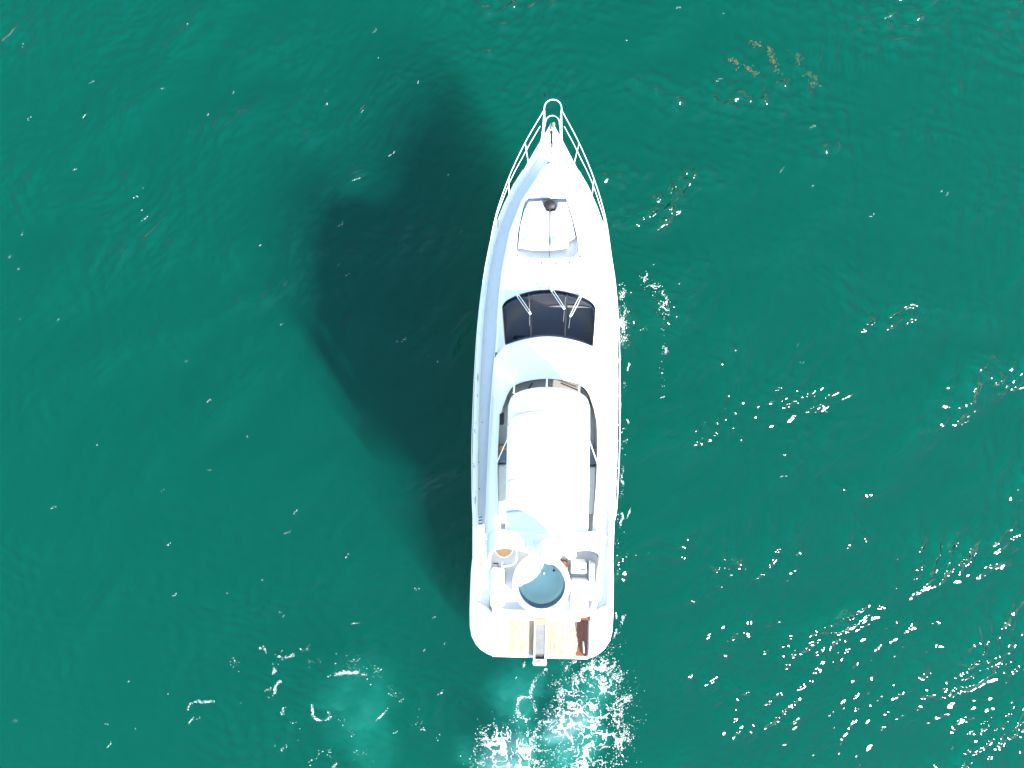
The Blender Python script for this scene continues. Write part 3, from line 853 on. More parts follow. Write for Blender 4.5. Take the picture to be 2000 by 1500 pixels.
for s in (-1, 1):
    a = P(971, 902, 5.0); b = bim_pt(s * 0.97, 0.25)
    mb = MB(); mb.tube([(s * abs(a[0]), a[1], 5.0), (b[0], b[1], b[2] - 0.04)], 0.014, 8); mb.build('strut', M['white_tube'], bim)
# folded rain flap bunched on the canvas
q0 = bim_pt(0.02, 0.79)
mb = MB()
for k in range(9):
    x = q0[0] + 0.02 + (k - 4) * 0.035; L_ = 0.30 - 0.02 * abs(k - 5)
    mb.tube([(x, q0[1] + 0.02, q0[2] + 0.012), (x + (k - 4) * -0.006, q0[1] + 0.02 + L_ * .5, q0[2] + 0.017), (x + (k - 4) * -0.014, q0[1] + 0.02 + L_, q0[2] + 0.004)], [0.012, 0.011, 0.003], 6)
mb.build('gathered_flap', M['canvas'], bim)

# --- radar arch with domes
arch_path = [(-1.72, 3.72, 4.15, 0.85, 0.16), (-1.70, 4.2, 4.45, 0.82, 0.16), (-1.66, 4.7, 4.78, 0.76, 0.16), (-1.58, 5.2, 5.05, 0.68, 0.15), (-1.42, 5.58, 5.22, 0.60, 0.14), (-1.12, 5.74, 5.26, 0.52, 0.13), (-0.7, 5.80, 5.22, 0.54, 0.13), (-0.3, 5.83, 5.12, 0.66, 0.14)]
arch_path = arch_path + [(0, 5.84, 5.06, 0.74, 0.14)] + [(-a, b, c, d, e) for a, b, c, d, e in arch_path[::-1]]
rr = []
for i, (u, z, v, ch, th) in enumerate(arch_path):
    a = arch_path[max(i - 1, 0)]; b = arch_path[min(i + 1, len(arch_path) - 1)]
    t = np.array((b[0] - a[0], b[1] - a[1])); t /= np.linalg.norm(t); nn = np.array((-t[1], t[0]))
    ring = []
    for k in range(16):
        an = 2 * math.pi * k / 16
        cx, sy_ = math.cos(an), math.sin(an)
        ex = math.copysign(abs(cx) ** 0.7, cx) * ch / 2; ey = math.copysign(abs(sy_) ** 0.7, sy_) * th / 2
        ring.append((u + nn[0] * ey, v + ex, z + nn[1] * ey))
    rr.append(ring)
rr2 = [[tuple(x) for x in r] for r in rr]
mb = MB(); mb.loft(rr2, closed=True, cap0=True, cap1=True)
arch = mb.build('radar_arch', M['gelcoat'], Y, subsurf=1, angle=60)
for py0, py1, px in ((1000, 1028, 962), (1061, 1092, 959)):    # oval openings beside the arch foot
    a = P(px, (py0 + py1) / 2, 4.45); hl = (py1 - py0) / 2 * 21.6 / FPX
    for s in (-1, 1):
        mb = MB(); mb.lathe([(0.055, -0.02), (0.06, 0.0), (0.05, 0.012)], (s * (abs(a[0]) + 0.02), a[1], 4.62 if py0 < 1050 else 4.02), 18, sx=1.0, sy=hl / 0.06); mb.build('side_opening', M['flygrey'], arch)
q = P(1074, 1078, 6.3)
mb = MB(); mb.lathe([(0.10, -0.1), (0.10, 0.08), (0.24, 0.12), (0.33, 0.2), (0.345, 0.34), (0.32, 0.46), (0.25, 0.57), (0.14, 0.64), (0.03, 0.665)], (q[0], q[1], 5.92), 32)
dm = mb.build('satellite_dome', M['gelcoat'], arch, angle=60)
mb = MB(); mb.tube([(q[0] - .2, q[1] - .1, 5.88), (q[0] - 0.2, q[1] - .1, 6.1)], 0.04, 8); mb.build('dome_leg', M['gelcoat'], dm)
mb = MB(); mb.tube([(q[0] + .18, q[1] - .15, 5.88), (q[0] + 0.2, q[1] - .18, 6.15)], 0.03, 8); mb.build('dome_leg', M['gelcoat'], dm)
q2 = (q[0] + 0.58, q[1] - 0.08)
mb = MB(); mb.tube([(q2[0], q2[1], 5.82), (q2[0], q2[1], 6.08)], 0.025, 8); mb.lathe([(0.05, 0), (0.14, 0.03), (0.155, 0.07), (0.12, 0.12), (0.04, 0.145)], (q2[0], q2[1], 6.07), 24); mb.build('gps_antenna', M['gelcoat'], arch)
mb = MB(); mb.tube([(q[0] + 0.40, q[1] - 0.12, 5.85), (q[0] + 0.30, q[1] + 0.02, 6.42)], 0.016, 8); mb.build('mast_light', M['white_tube'], arch)
a = P(1035.5, 1063, 5.9)
mb = MB(); mb.box((a[0], a[1], 5.92), (0.17, 0.34, 0.05)); mb.build('searchlight_bracket', M['gelcoat'], arch, bevel=0.015)
mb = MB(); mb.tube([(a[0] - 0.03, a[1] - 0.12, 5.96), (a[0] + 0.05, a[1] - 0.15, 5.96)], 0.018, 8); mb.build('horn', M['steel'], arch)
for px, py in ((1009, 1053), (1018, 1062), (1018, 1066.5), (1115, 1058)):
    b = P(px, py, 5.86); mb = MB(); mb.lathe([(0.016, -.03), (0.016, 0.03), (0.008, 0.04)], (b[0], b[1], 5.875), 10); mb.build('bolt', M['rubber'], arch)

# --- round hot tub on the after flybridge
tub = bpy.data.objects.new('hot_tub', None); COL.objects.link(tub); tub.parent = Y
tz = 4.69 + FA
c = P(1057.5, 1143, tz); r_o, r_i = 0.88, 0.715
mb = MB(); mb.lathe([(r_o - 0.03, 4.1 + FA - tz), (r_o, 4.3 + FA - tz), (r_o, -0.05), (r_o - 0.03, -0.01), (r_o - 0.08, 0.0), (r_i + 0.03, 0.0), (r_i, -0.015), (r_i - 0.005, -0.05)], (c[0], c[1], tz), 64, cap_top=False, cap_bot=False); mb.build('tub_rim', M['gelcoat'], tub, angle=50)
mb = MB(); mb.lathe([(r_i - 0.004, -0.03), (r_i - 0.01, -0.44)], (c[0], c[1], tz), 64, cap_top=False, cap_bot=False); mb.build('tub_wall', M['tubwall'], tub, solid=0.01)
mb = MB(); mb.lathe([(0.02, -0.545), (0.3, -0.54), (0.55, -0.525), (r_i - 0.02, -0.46), (r_i - 0.005, -0.42)], (c[0], c[1], tz), 64, cap_top=False); mb.build('tub_floor', M['tub'], tub, angle=80)
d = P(1081.5, 1112.5, 4.15 + FA); mb = MB(); mb.lathe([(0.035, 0), (0.035, 0.02), (0.02, 0.03)], (d[0], d[1] - 0.0, tz - 0.455), 14); mb.build('drain', M['black'], tub)
d = P(1064.5, 1118, 4.1 + FA); mb = MB(); mb.lathe([(0.05, 0), (0.05, 0.05), (0.03, 0.07)], (d[0] - 0.02, d[1], tz - 0.53), 14); mb.build('water_jet', M['gelcoat'], tub)

# --- other flybridge after fittings
q = P(984, 1072, 4.2 + FA)
hatch = bpy.data.objects.new('stair_hatch', None); COL.objects.link(hatch); hatch.parent = Y
mb = MB(); mb.lathe([(0.30, 0), (0.30, 0.035), (0.268, 0.035), (0.265, 0.02)], (q[0], q[1], 4.123 + FA), 40, cap_top=False); mb.build('hatch_ring', M['gelcoat'], hatch)
mb = MB()
for k in range(14):
    x = -0.26 + 0.04 * k
    h_ = math.sqrt(max(0.264 ** 2 - max(abs(x - 0.018), abs(x + 0.018)) ** 2, 0.0004))
    mb.box((q[0] + x, q[1], 4.14 + FA), (0.034, 2 * h_, 0.03))
mb.build('teak_slats', M['teak_gold'], hatch)
pts = [P(x, y, 4.75 + FA) for x, y in ((1009, 1086), (1008.5, 1094), (1004, 1101), (996, 1105), (980, 1107))]
mb = MB(); mb.tube(catmull(pts, 20), 0.022, 8); [mb.tube([e_, (e_[0], e_[1], 4.12 + FA)], 0.018, 8) for e_ in (pts[0], pts[-1])]; mb.build('handrail', M['white_tube'], Y)
q = P(972, 1104, 4.5 + FA); mb = MB(); mb.box((q[0] - 0.06, q[1] + 0.03, 4.42 + FA), (0.16, 0.035, 0.05)); mb.tube([(q[0], q[1], 4.4 + FA), (q[0] + 0.01, q[1] - 0.08, 4.42 + FA), (q[0] + 0.17, q[1] - 0.08, 4.42 + FA), (q[0] + 0.17, q[1], 4.4 + FA)], 0.015, 6); mb.build('gate_latch', M['frame'], Y)
def fbox(name, x0, y0, x1, y1, z0, z1, mat, bev=0.06, parent=None):
    z0 += FA; z1 += FA
    a, b = P(x0, y0, z1), P(x1, y1, z1)
    mb = MB(); mb.box(((a[0] + b[0]) / 2, (a[1] + b[1]) / 2, (z0 + z1) / 2), (abs(a[0] - b[0]), abs(a[1] - b[1]), z1 - z0))
    return mb.build(name, mat, parent, bevel=bev, seg=3)
bar = fbox('wet_bar', 1116, 1134, 1149, 1192, 4.11, 4.62, M['gelcoat'], 0.05, Y)
fbox('bar_handle', 1127, 1176, 1135, 1179, 4.62, 4.64, M['decal'], 0.004, bar)
fbox('bar_handle', 1126, 1146, 1133, 1149, 4.62, 4.635, M['decal'], 0.004, bar)
fbox('side_locker', 1151, 1100, 1160, 1172, 4.11, 4.55, M['gelcoat'], 0.04, Y)
fbox('corner_seat', 958, 1113, 984, 1186, 4.11, 4.50, M['gelcoat'], 0.06, Y)
fbox('barbecue', 1116, 1098, 1145, 1121, 4.11, 4.62, M['gelcoat'], 0.04, Y)
fbox('barbecue_handle', 1134, 1112, 1144, 1113.5, 4.60, 4.64, M['black'], 0.004, Y)

# --- cockpit, transom and swim platform
plat = bpy.data.objects.new('swim_platform', None); COL.objects.link(plat); plat.parent = Y
vt = P(1053, 1213, 1.33)[1]
mb = MB(); mb.box((0, (vt + 0.12) / 2 - 0.02, 0.41), (2 * PLAT_U - 0.01, vt + 0.16, 0.20)); mb.build('platform_slab', M['gelcoat'], plat, bevel=0.02)
npl = 23; wpl = (2 * PLAT_U - 0.06) / npl
plank_me = None
for k in range(npl):
    if plank_me is None:
        mb = MB(); mb.box((0, 0, 0), (wpl - 0.008, vt - 0.10, 0.03)); plank_me = mb.mesh('plank')
        plank_me.materials.append(M['teak'])
        bm2 = bmesh.new(); bm2.from_mesh(plank_me); bmesh.ops.bevel(bm2, geom=bm2.edges[:], offset=0.003, segments=1, affect='EDGES'); bm2.to_mesh(plank_me); bm2.free()
    # each plank is its own mesh so that grain and wet stain follow the platform, not the plank
    u = -PLAT_U + 0.03 + wpl * (k + 0.5)
    me = plank_me.copy()
    me.transform(Matrix.Translation((u, 0.08 + (vt - 0.10) / 2, 0.526 + 0.001 * (k % 3))))
    o = bpy.data.objects.new('plank', me); COL.objects.link(o); o.parent = plat
mb = MB(); mb.box((-0.18, vt + 0.30, 0.9), (3.02, 0.60, 0.86)); mb.build('transom', M['gelcoat'], Y, bevel=0.05, seg=3)
mb = MB(); mb.box((0, 4.0, 0.95), (3.6, 5.0, 0.06)); mb.build('cockpit_sole', M['teak'], Y)
for k in range(3):
    mb = MB(); mb.box((1.51, vt + 0.10 + 0.24 * k, 0.62 + 0.2 * k), (0.34, 0.24, 0.18)); st = mb.build('boarding_step', M['teak_dark'], Y, bevel=0.012)
mb = MB(); mb.box((1.20, vt + 0.02, 0.8), (0.16, 0.12, 0.7)); mb.build('step_post', M['gelcoat'], Y, bevel=0.03)
a, b = P(1139, 1252, 0.62), P(1140, 1273, 0.62)
mb = MB(); mb.tube([a, (a[0], a[1], .68), (b[0], b[1], .68), b], 0.025, 8); mb.build('grab_handle', M['white_tube'], plat)
# gangway
gang = bpy.data.objects.new('gangway', None); COL.objects.link(gang); gang.parent = Y
gz = 0.66
a, b = P(1056, 1208, gz), P(1054, 1286, gz)
gw = 0.44; gl_ = abs(a[1] - b[1]); gx = (a[0] + b[0]) / 2; gy = (a[1] + b[1]) / 2
for s in (-1, 1):
    mb = MB(); mb.box((gx + s * (gw / 2 - 0.02), gy, gz), (0.05, gl_ + 0.1, 0.06)); mb.build('side_rail', M['lightgrey'], gang, bevel=0.01)
    mb = MB(); mb.box((gx + s * (gw / 2 - 0.058), gy, gz + 0.012), (0.012, gl_, 0.02)); mb.build('side_seal', M['rubber'], gang)
mb = MB(); mb.box((gx, gy, gz - 0.03), (gw - 0.1, gl_, 0.03)); mb.build('tread_pan', M['black'], gang)
mb = MB()
nb_ = 34
for k in range(nb_):
    y = gy + gl_ / 2 - 0.12 - (gl_ - 0.30) * (k / (nb_ - 1))
    mb.box((gx, y, gz), (gw - 0.13, 0.019, 0.022))
for k in range(9):
    mb.box((gx - (gw - 0.15) / 2 + (gw - 0.15) * k / 8, gy - 0.02, gz - 0.002), (0.014, gl_ - 0.26, 0.018))
mb.build('grating', M['gratgrey'], gang)
mb = MB(); mb.box((gx, gy + gl_ / 2 - 0.05, gz + 0.002), (gw - 0.12, 0.14, 0.025)); mb.build('top_plate', M['gratgrey'], gang)
mb = MB(); mb.box((gx, gy - gl_ / 2 - 0.01, gz + 0.004), (gw - 0.12, 0.03, 0.03)); mb.build('hinge', M['black'], gang)
mb = MB()
mb.box((gx, gy - gl_ / 2 - 0.12, gz - 0.01), (gw + 0.03, 0.20, 0.05))
mb.tube([(gx - gw / 2 - 0.01, gy - gl_ / 2 - 0.12, gz + 0.02), (gx - gw / 2 + .02, gy - gl_ / 2 - 0.225, gz), (gx + gw / 2 - .02, gy - gl_ / 2 - 0.225, gz), (gx + gw / 2 + 0.01, gy - gl_ / 2 - 0.12, gz + 0.02)], 0.03, 8)
mb.build('end_flap', M['gelcoat'], gang, bevel=0.02)
mb = MB(); mb.lathe([(0.12, 0.0), (0.12, 0.05), (0.09, 0.06)], (gx, gy - gl_ / 2 - 0.12, gz - 0.02), 20, sx=1.1, sy=0.6); mb.build('end_roller', M['gratgrey'], gang)
mb = MB()
for k in range(8): mb.box((gx - 0.17 + 0.048 * k, gy + gl_ / 2 + 0.12, 1.36), (0.036, 0.2, 0.03))
mb.build('gangway_hatch_slats', M['teak_gold'], gang)

# ------------------------------------------------------------------ loose things on board
def cushion(name, poly, z0, z1, label, cat, group=None, puff=0.04, mat='cushion'):
    n = len(poly); c = np.mean(np.array(poly), 0)
    rings = []
    for (sc, z) in ((0.97, z0), (1.0, z0 + 0.04), (1.0, z1 - 0.06), (0.985, z1 - 0.02), (0.94, z1), (0.6, z1 + puff * 0.8), (0.25, z1 + puff)):
        rings.append([(c[0] + (p[0] - c[0]) * sc, c[1] + (p[1] - c[1]) * sc, z) for p in poly])
    mb = MB(); mb.loft(rings, closed=True, cap0=True, cap1=True)
    o = mb.build(name, M[mat], None, angle=60)
    o.matrix_world = yacht_mw
    return tag(o, label, cat, group)
def dens(poly, k=4):
    out = []
    for i in range(len(poly)):
        a, b = np.array(poly[i]), np.array(poly[(i + 1) % len(poly)])
        for t in range(k): out.append(tuple(a + (b - a) * t / k))
    return out
zc = 2.93
pl = [P(x, y, zc)[:2] for x, y in ((1033, 393), (1058, 391), (1066, 410), (1072.5, 412), (1072.5, 488), (1040, 487), (1012, 482), (1016, 440), (1024, 408))]
cushion('sun_cushion', dens(pl), WELL_Z + 0.001, zc, 'white foredeck sun cushion on the left of the thin rod', 'cushion', 'foredeck sun cushions', 0.05)
pl = [P(x, y, zc)[:2] for x, y in ((1075, 412), (1084, 410), (1090, 394), (1106, 394), (1117, 430), (1124, 464), (1108, 472), (1104, 484), (1075, 488))]
cushion('sun_cushion', dens(pl), WELL_Z + 0.001, zc, 'white foredeck sun cushion on the right of the thin rod', 'cushion', 'foredeck sun cushions', 0.05)
for x0, x1, lab in ((1016, 1070, 'left'), (1077, 1110, 'right')):
    pts = []
    for t in np.linspace(0, math.pi, 14): pts.append((x0 + (x1 - x0) * (0.5 - 0.5 * math.cos(t)), 478 - 18 * math.sin(t)))
    pts += [(x1 - 1, 484), ((x0 + x1) / 2, 487), (x0 + 1, 483)]
    cushion('pillow', [P(x, y, zc + 0.05)[:2] for x, y in pts], zc + 0.02, zc + 0.075, 'white arched head pillow on the %s foredeck sun cushion' % lab, 'pillow', 'foredeck pillows', 0.02)
# a bag of gear and a towel beside the tub
q = P(1102, 1108, 4.3 + FA)
mb = MB()
mb.lathe([(0.10, 0), (0.13, 0.05), (0.13, 0.18), (0.09, 0.24), (0.05, 0.25)], (q[0], q[1], 4.121 + FA), 16, sx=1.0, sy=1.3)
mb.tube([(q[0] - .08, q[1], 4.33 + FA), (q[0] - .05, q[1] + .02, 4.45 + FA), (q[0] + .05, q[1] + .02, 4.45 + FA), (q[0] + .08, q[1], 4.33 + FA)], 0.014, 6)
o = mb.build('bag', M['orange'], None, angle=60); o.matrix_world = yacht_mw
tag(o, 'small tan leather bag tucked behind the round hot tub', 'bag')
q = P(1095, 1100, 4.25 + FA)
mb = MB(); g = []
for i in range(9):
    row = []
    for j in range(9):
        row.append((q[0] - 0.2 + 0.05 * i, q[1] - 0.12 + 0.03 * j, 4.16 + FA + 0.035 * math.sin(i * 1.9 + j) + 0.03 * math.sin(j * 2.3 + i * .7)))
    g.append(row)
mb.loft(g, closed=False); o = mb.build('towel', M['flygrey'], None, solid=0.012, angle=80); o.matrix_world = yacht_mw
tag(o, 'crumpled taupe towel on the flybridge floor above the hot tub', 'towel')
#==WATERLIFE==
# ------------------------------------------------------------------ foam, bubbles and drifting weed
M['foam'] = surf_mat('sea_foam', (0.84, 0.86, 0.85), 0.6, var=0.03, scale=8)

def flakes(name, label, X, Yv, S, seed):
    """foam as thousands of little floating flakes: centres X, Yv and radii S"""
    r = np.random.default_rng(seed)
    n = len(X); k = 6
    Z = wave_height(X, Yv) + 0.016
    ang = 2 * math.pi * np.arange(k)[None] / k + r.uniform(0, 6.28, (n, 1))
    rad = S[:, None] * r.uniform(0.55, 1.25, (n, k))
    el = r.uniform(0.6, 1.7, (n, 1)); th = r.uniform(0.1, 1.1, (n, 1))
    dx, dy = rad * np.cos(ang) * el, rad * np.sin(ang) / el
    px_, py_ = X[:, None] + dx * np.cos(th) - dy * np.sin(th), Yv[:, None] + dx * np.sin(th) + dy * np.cos(th)
    V = np.concatenate([np.stack([px_, py_, np.repeat(Z[:, None], k, 1)], -1), np.stack([X, Yv, Z + 0.35 * S], -1)[:, None]], 1).reshape(-1, 3)
    b = (k + 1) * np.arange(n)[:, None]
    F = np.concatenate([np.stack([b[:, 0] + i, b[:, 0] + (i + 1) % k, b[:, 0] + k], -1) for i in range(k)])
    me = bpy.data.meshes.new(name); me.from_pydata(V.tolist(), [], F.tolist()); me.update()
    o = link(name, me, M['foam'], None, True, 180)
    return tag(o, label, 'foam', kind='stuff')

def foam_patch(name, label, strokes, seed=1):
    """strokes: (pixel points, half width m, strength, style); style 'line' | 'web' | 'fleck'"""
    r = np.random.default_rng(seed)
    XX, YY, SS = [], [], []
    for pts, w, st, sty in strokes:
        pr = catmull([Wp(x, y)[:2] for x, y in pts], max(8, len(pts) * 6))
        L_ = float(np.linalg.norm(np.diff(pr, axis=0), axis=1).sum())
        n = int({'line': 300 * L_ + 6, 'fleck': 420 * w * (L_ + w) + 8, 'web': 12500 * w * (L_ + w)}[sty] * st)
        t = r.uniform(0, len(pr) - 1.001, n); i = t.astype(int); f = (t - i)[:, None]
        c = pr[i] * (1 - f) + pr[i + 1] * f
        sp = w * (0.45 if sty == 'line' else 0.75)
        x, y = (c + r.normal(0, sp, (n, 2)) * np.array((1.0, 1.0))).T
        wx, wy = x + 0.12 * fbm2(x * 1.7, y * 1.7, seed + 40, 3), y + 0.12 * fbm2(x * 1.7 + 7, y * 1.7, seed + 41, 3)
        ridge = 1 - np.abs(fbm2(wx * 2.4, wy * 2.4, seed, 2)) * 3.2
        ridge2 = 1 - np.abs(fbm2(wx * 5.5, wy * 5.5, seed + 3, 2)) * 3.0
        patch = fbm2(x * 3.1, y * 3.1, seed + 6, 2)
        if sty == 'web': acc = np.clip(np.maximum(ridge, ridge2 * 0.85) + 0.25 * patch, 0, 1) ** 3.2 > r.uniform(0.02, 0.95, n)
        elif sty == 'fleck': acc = 0.55 + 0.9 * patch > r.uniform(0, 1, n)
        else: acc = 0.65 + 0.8 * patch > r.uniform(0, 1, n)
        s_ = 0.0062 * np.exp(r.normal(0, 0.5, n))
        XX.append(x[acc]); YY.append(y[acc]); SS.append(s_[acc])
    return flakes(name, label, np.concatenate(XX), np.concatenate(YY), np.concatenate(SS), seed)

r0 = random.Random(3)
wake = [([(1178, 1284), (1165, 1320), (1140, 1370), (1125, 1400)], 0.42, 0.95, 'web'),
        ([(1112, 1345), (1118, 1370), (1135, 1392), (1160, 1400)], 0.42, 0.95, 'web'),
        ([(1100, 1420), (1130, 1440), (1160, 1440), (1185, 1400)], 0.55, 0.9, 'web'),
        ([(1125, 1440), (1140, 1480), (1135, 1520)], 0.55, 0.9, 'web'),
        ([(1185, 1330), (1190, 1400), (1180, 1470), (1175, 1520)], 0.55, 0.85, 'web'),
        ([(1200, 1300), (1207, 1380), (1205, 1460)], 0.30, 0.7, 'fleck'),
        ([(960, 1520), (955, 1480), (968, 1450), (985, 1436), (1010, 1448), (1035, 1470), (1045, 1520)], 0.34, 0.95, 'web'),
        ([(985, 1462), (992, 1490), (1000, 1520)], 0.60, 3.0, 'web'), ([(1085, 1440), (1115, 1430), (1140, 1410)], 0.4, 2.2, 'web'),
        ([(1068, 1305), (1050, 1322), (1040, 1338), (1037, 1360), (1046, 1385), (1047, 1400)], 0.075, 0.75, 'line'),
        ([(1037, 1362), (1018, 1362), (1010, 1376), (1012, 1393), (1025, 1404), (1045, 1402), (1052, 1408), (1080, 1410)], 0.07, 0.6, 'line'),
        ([(1085, 1408), (1060, 1412), (1045, 1430), (1044, 1450), (1052, 1466), (1075, 1462)], 0.075, 0.7, 'line'),
        ([(1090, 1385), (1105, 1362), (1120, 1355)], 0.14, 0.6, 'fleck'), ([(1062, 1382), (1085, 1384), (1110, 1388)], 0.14, 0.6, 'fleck'),
        ([(1146, 1305), (1136, 1312), (1134, 1320), (1143, 1327), (1156, 1325), (1158, 1312), (1150, 1302)], 0.075, 0.9, 'line'),
        ([(1125, 1290), (1108, 1300), (1106, 1310)], 0.09, 0.7, 'line'), ([(1100, 1290), (1095, 1296)], 0.09, 0.7, 'line'),
        ([(1160, 1295), (1175, 1290), (1190, 1275), (1198, 1258)], 0.12, 0.75, 'fleck'), ([(1175, 1310), (1198, 1300), (1200, 1290)], 0.08, 0.8, 'line'),
        ([(1050, 1470), (1060, 1490), (1075, 1500)], 0.2, 0.55, 'fleck'), ([(930, 1500), (935, 1480), (950, 1455)], 0.12, 0.7, 'fleck'),
        ([(1025, 1290), (1022, 1302), (1012, 1320), (1008, 1324)], 0.05, 0.5, 'line')]
foam_patch('wake_foam', 'white churned wake foam spreading behind the swim platform', wake, 4)
side = [([(1252, 540), (1272, 556), (1283, 572), (1292, 590), (1296, 606)], 0.15, 0.95, 'web'), ([(1286, 580), (1290, 600)], 0.14, 1.0, 'web'),
        ([(1293, 610), (1295, 640), (1297, 662)], 0.06, 0.5, 'fleck'), ([(1298, 675), (1300, 688), (1290, 694)], 0.08, 0.75, 'line'),
        ([(1206, 545), (1213, 562), (1216, 590), (1218, 610)], 0.10, 0.5, 'web'), ([(1210, 595), (1219, 608), (1214, 620)], 0.10, 0.75, 'fleck'),
        ([(1209, 620), (1214, 645), (1213, 665), (1206, 680)], 0.14, 0.65, 'web'), ([(1206, 682), (1220, 664)], 0.045, 0.9, 'line'),
        ([(1230, 570), (1224, 572)], 0.1, 0.6, 'fleck'), ([(1292, 710), (1294, 740), (1293, 760)], 0.08, 0.35, 'fleck')]
for k in range(46):
    y = 700 + (1275 - 700) * r0.random(); x = 1206 - max(0, (y - 950)) * 0.04 + abs(r0.gauss(0, 14)); l = r0.uniform(6, 22)
    side.append(([(x, y), (x + r0.uniform(-4, 7), y - l)], r0.uniform(0.03, 0.07), r0.uniform(0.2, 0.75), r0.choice(('line', 'fleck'))))
foam_patch('bow_wave_foam', 'broken foam streaks along the right side of the hull', side, 9)
port = [([(510, 1260), (508, 1268)], 0.05, 0.8, 'line'), ([(513, 1262), (521, 1276)], 0.05, 0.7, 'line'), ([(455, 1287), (461, 1300)], 0.14, 0.6, 'fleck'),
        ([(540, 1282), (560, 1284), (575, 1278)], 0.08, 0.85, 'line'), ([(531, 1300), (545, 1296), (555, 1290)], 0.09, 0.8, 'fleck'), ([(537, 1304), (535, 1315)], 0.06, 0.8, 'line'),
        ([(548, 1329), (539, 1340), (538, 1355)], 0.055, 0.95, 'line'), ([(587, 1270), (600, 1268), (610, 1258)], 0.07, 0.7, 'fleck'), ([(609, 1275), (605, 1290), (604, 1302)], 0.07, 0.7, 'fleck'),
        ([(602, 1303), (615, 1293), (632, 1287)], 0.08, 0.75, 'fleck'), ([(641, 1326), (655, 1318), (675, 1314), (700, 1312)], 0.075, 1.0, 'line'), ([(660, 1296), (685, 1298), (702, 1304)], 0.22, 0.6, 'fleck'),
        ([(700, 1312), (718, 1322), (726, 1334), (722, 1344), (734, 1340)], 0.09, 0.7, 'fleck'), ([(722, 1296), (740, 1308), (750, 1322), (765, 1345), (785, 1368)], 0.13, 0.65, 'fleck'),
        ([(810, 1390), (822, 1410), (835, 1432), (850, 1445)], 0.13, 0.65, 'fleck'), ([(824, 1424), (838, 1432)], 0.08, 0.8, 'line'), ([(865, 1348), (856, 1358)], 0.05, 0.6, 'line'),
        ([(610, 1378), (611, 1395), (620, 1406), (635, 1406), (645, 1400), (640, 1390)], 0.055, 0.7, 'line'), ([(556, 1382), (552, 1395)], 0.06, 0.75, 'line'), ([(665, 1404), (680, 1418), (690, 1438)], 0.09, 0.6, 'fleck'),
        ([(760, 1380), (748, 1395), (735, 1405)], 0.05, 0.5, 'line'), ([(366, 1385), (376, 1372), (395, 1370), (418, 1370)], 0.055, 0.6, 'line'), ([(368, 1413), (380, 1400)], 0.045, 0.5, 'line'),
        ([(600, 1495), (615, 1480), (632, 1462)], 0.08, 0.8, 'fleck'), ([(640, 1480), (650, 1465)], 0.09, 0.7, 'fleck'), ([(690, 1480), (710, 1470), (722, 1490)], 0.18, 0.6, 'fleck'), ([(650, 1500), (660, 1488)], 0.08, 0.6, 'line'),
        ([(550, 1465), (560, 1456)], 0.05, 0.6, 'line'), ([(570, 1405), (585, 1420), (605, 1428)], 0.06, 0.4, 'fleck'), ([(520, 1345), (535, 1352), (520, 1365)], 0.06, 0.4, 'fleck')]
foam_patch('drifting_foam', 'thin curling foam lines drifting left of the wake', port, 14)
# foam specks that also stand in for sun glints, scattered on the open water, a few centimetres each, in little strings
XX, YY, SS = [], [], []
for k in range(95):
    x, y = (r0.uniform(10, 910), r0.uniform(10, 1480)) if k < 75 else (r0.uniform(1215, 1990), r0.uniform(10, 950))
    a_ = r0.uniform(0.2, 1.0); m_ = r0.choice((1, 2, 2, 3, 5, 7))
    for j in range(m_):
        p = Wp(x + j * 2.2 * math.cos(a_) + r0.gauss(0, 1), y - j * 2.2 * math.sin(a_) + r0.gauss(0, 1))
        XX.append(p[0]); YY.append(p[1]); SS.append(r0.uniform(0.005, 0.014))
flakes('foam_glint_flecks', 'tiny white foam flecks and stand-in sun glints dotted over the open water', np.array(XX), np.array(YY), np.array(SS), 77)

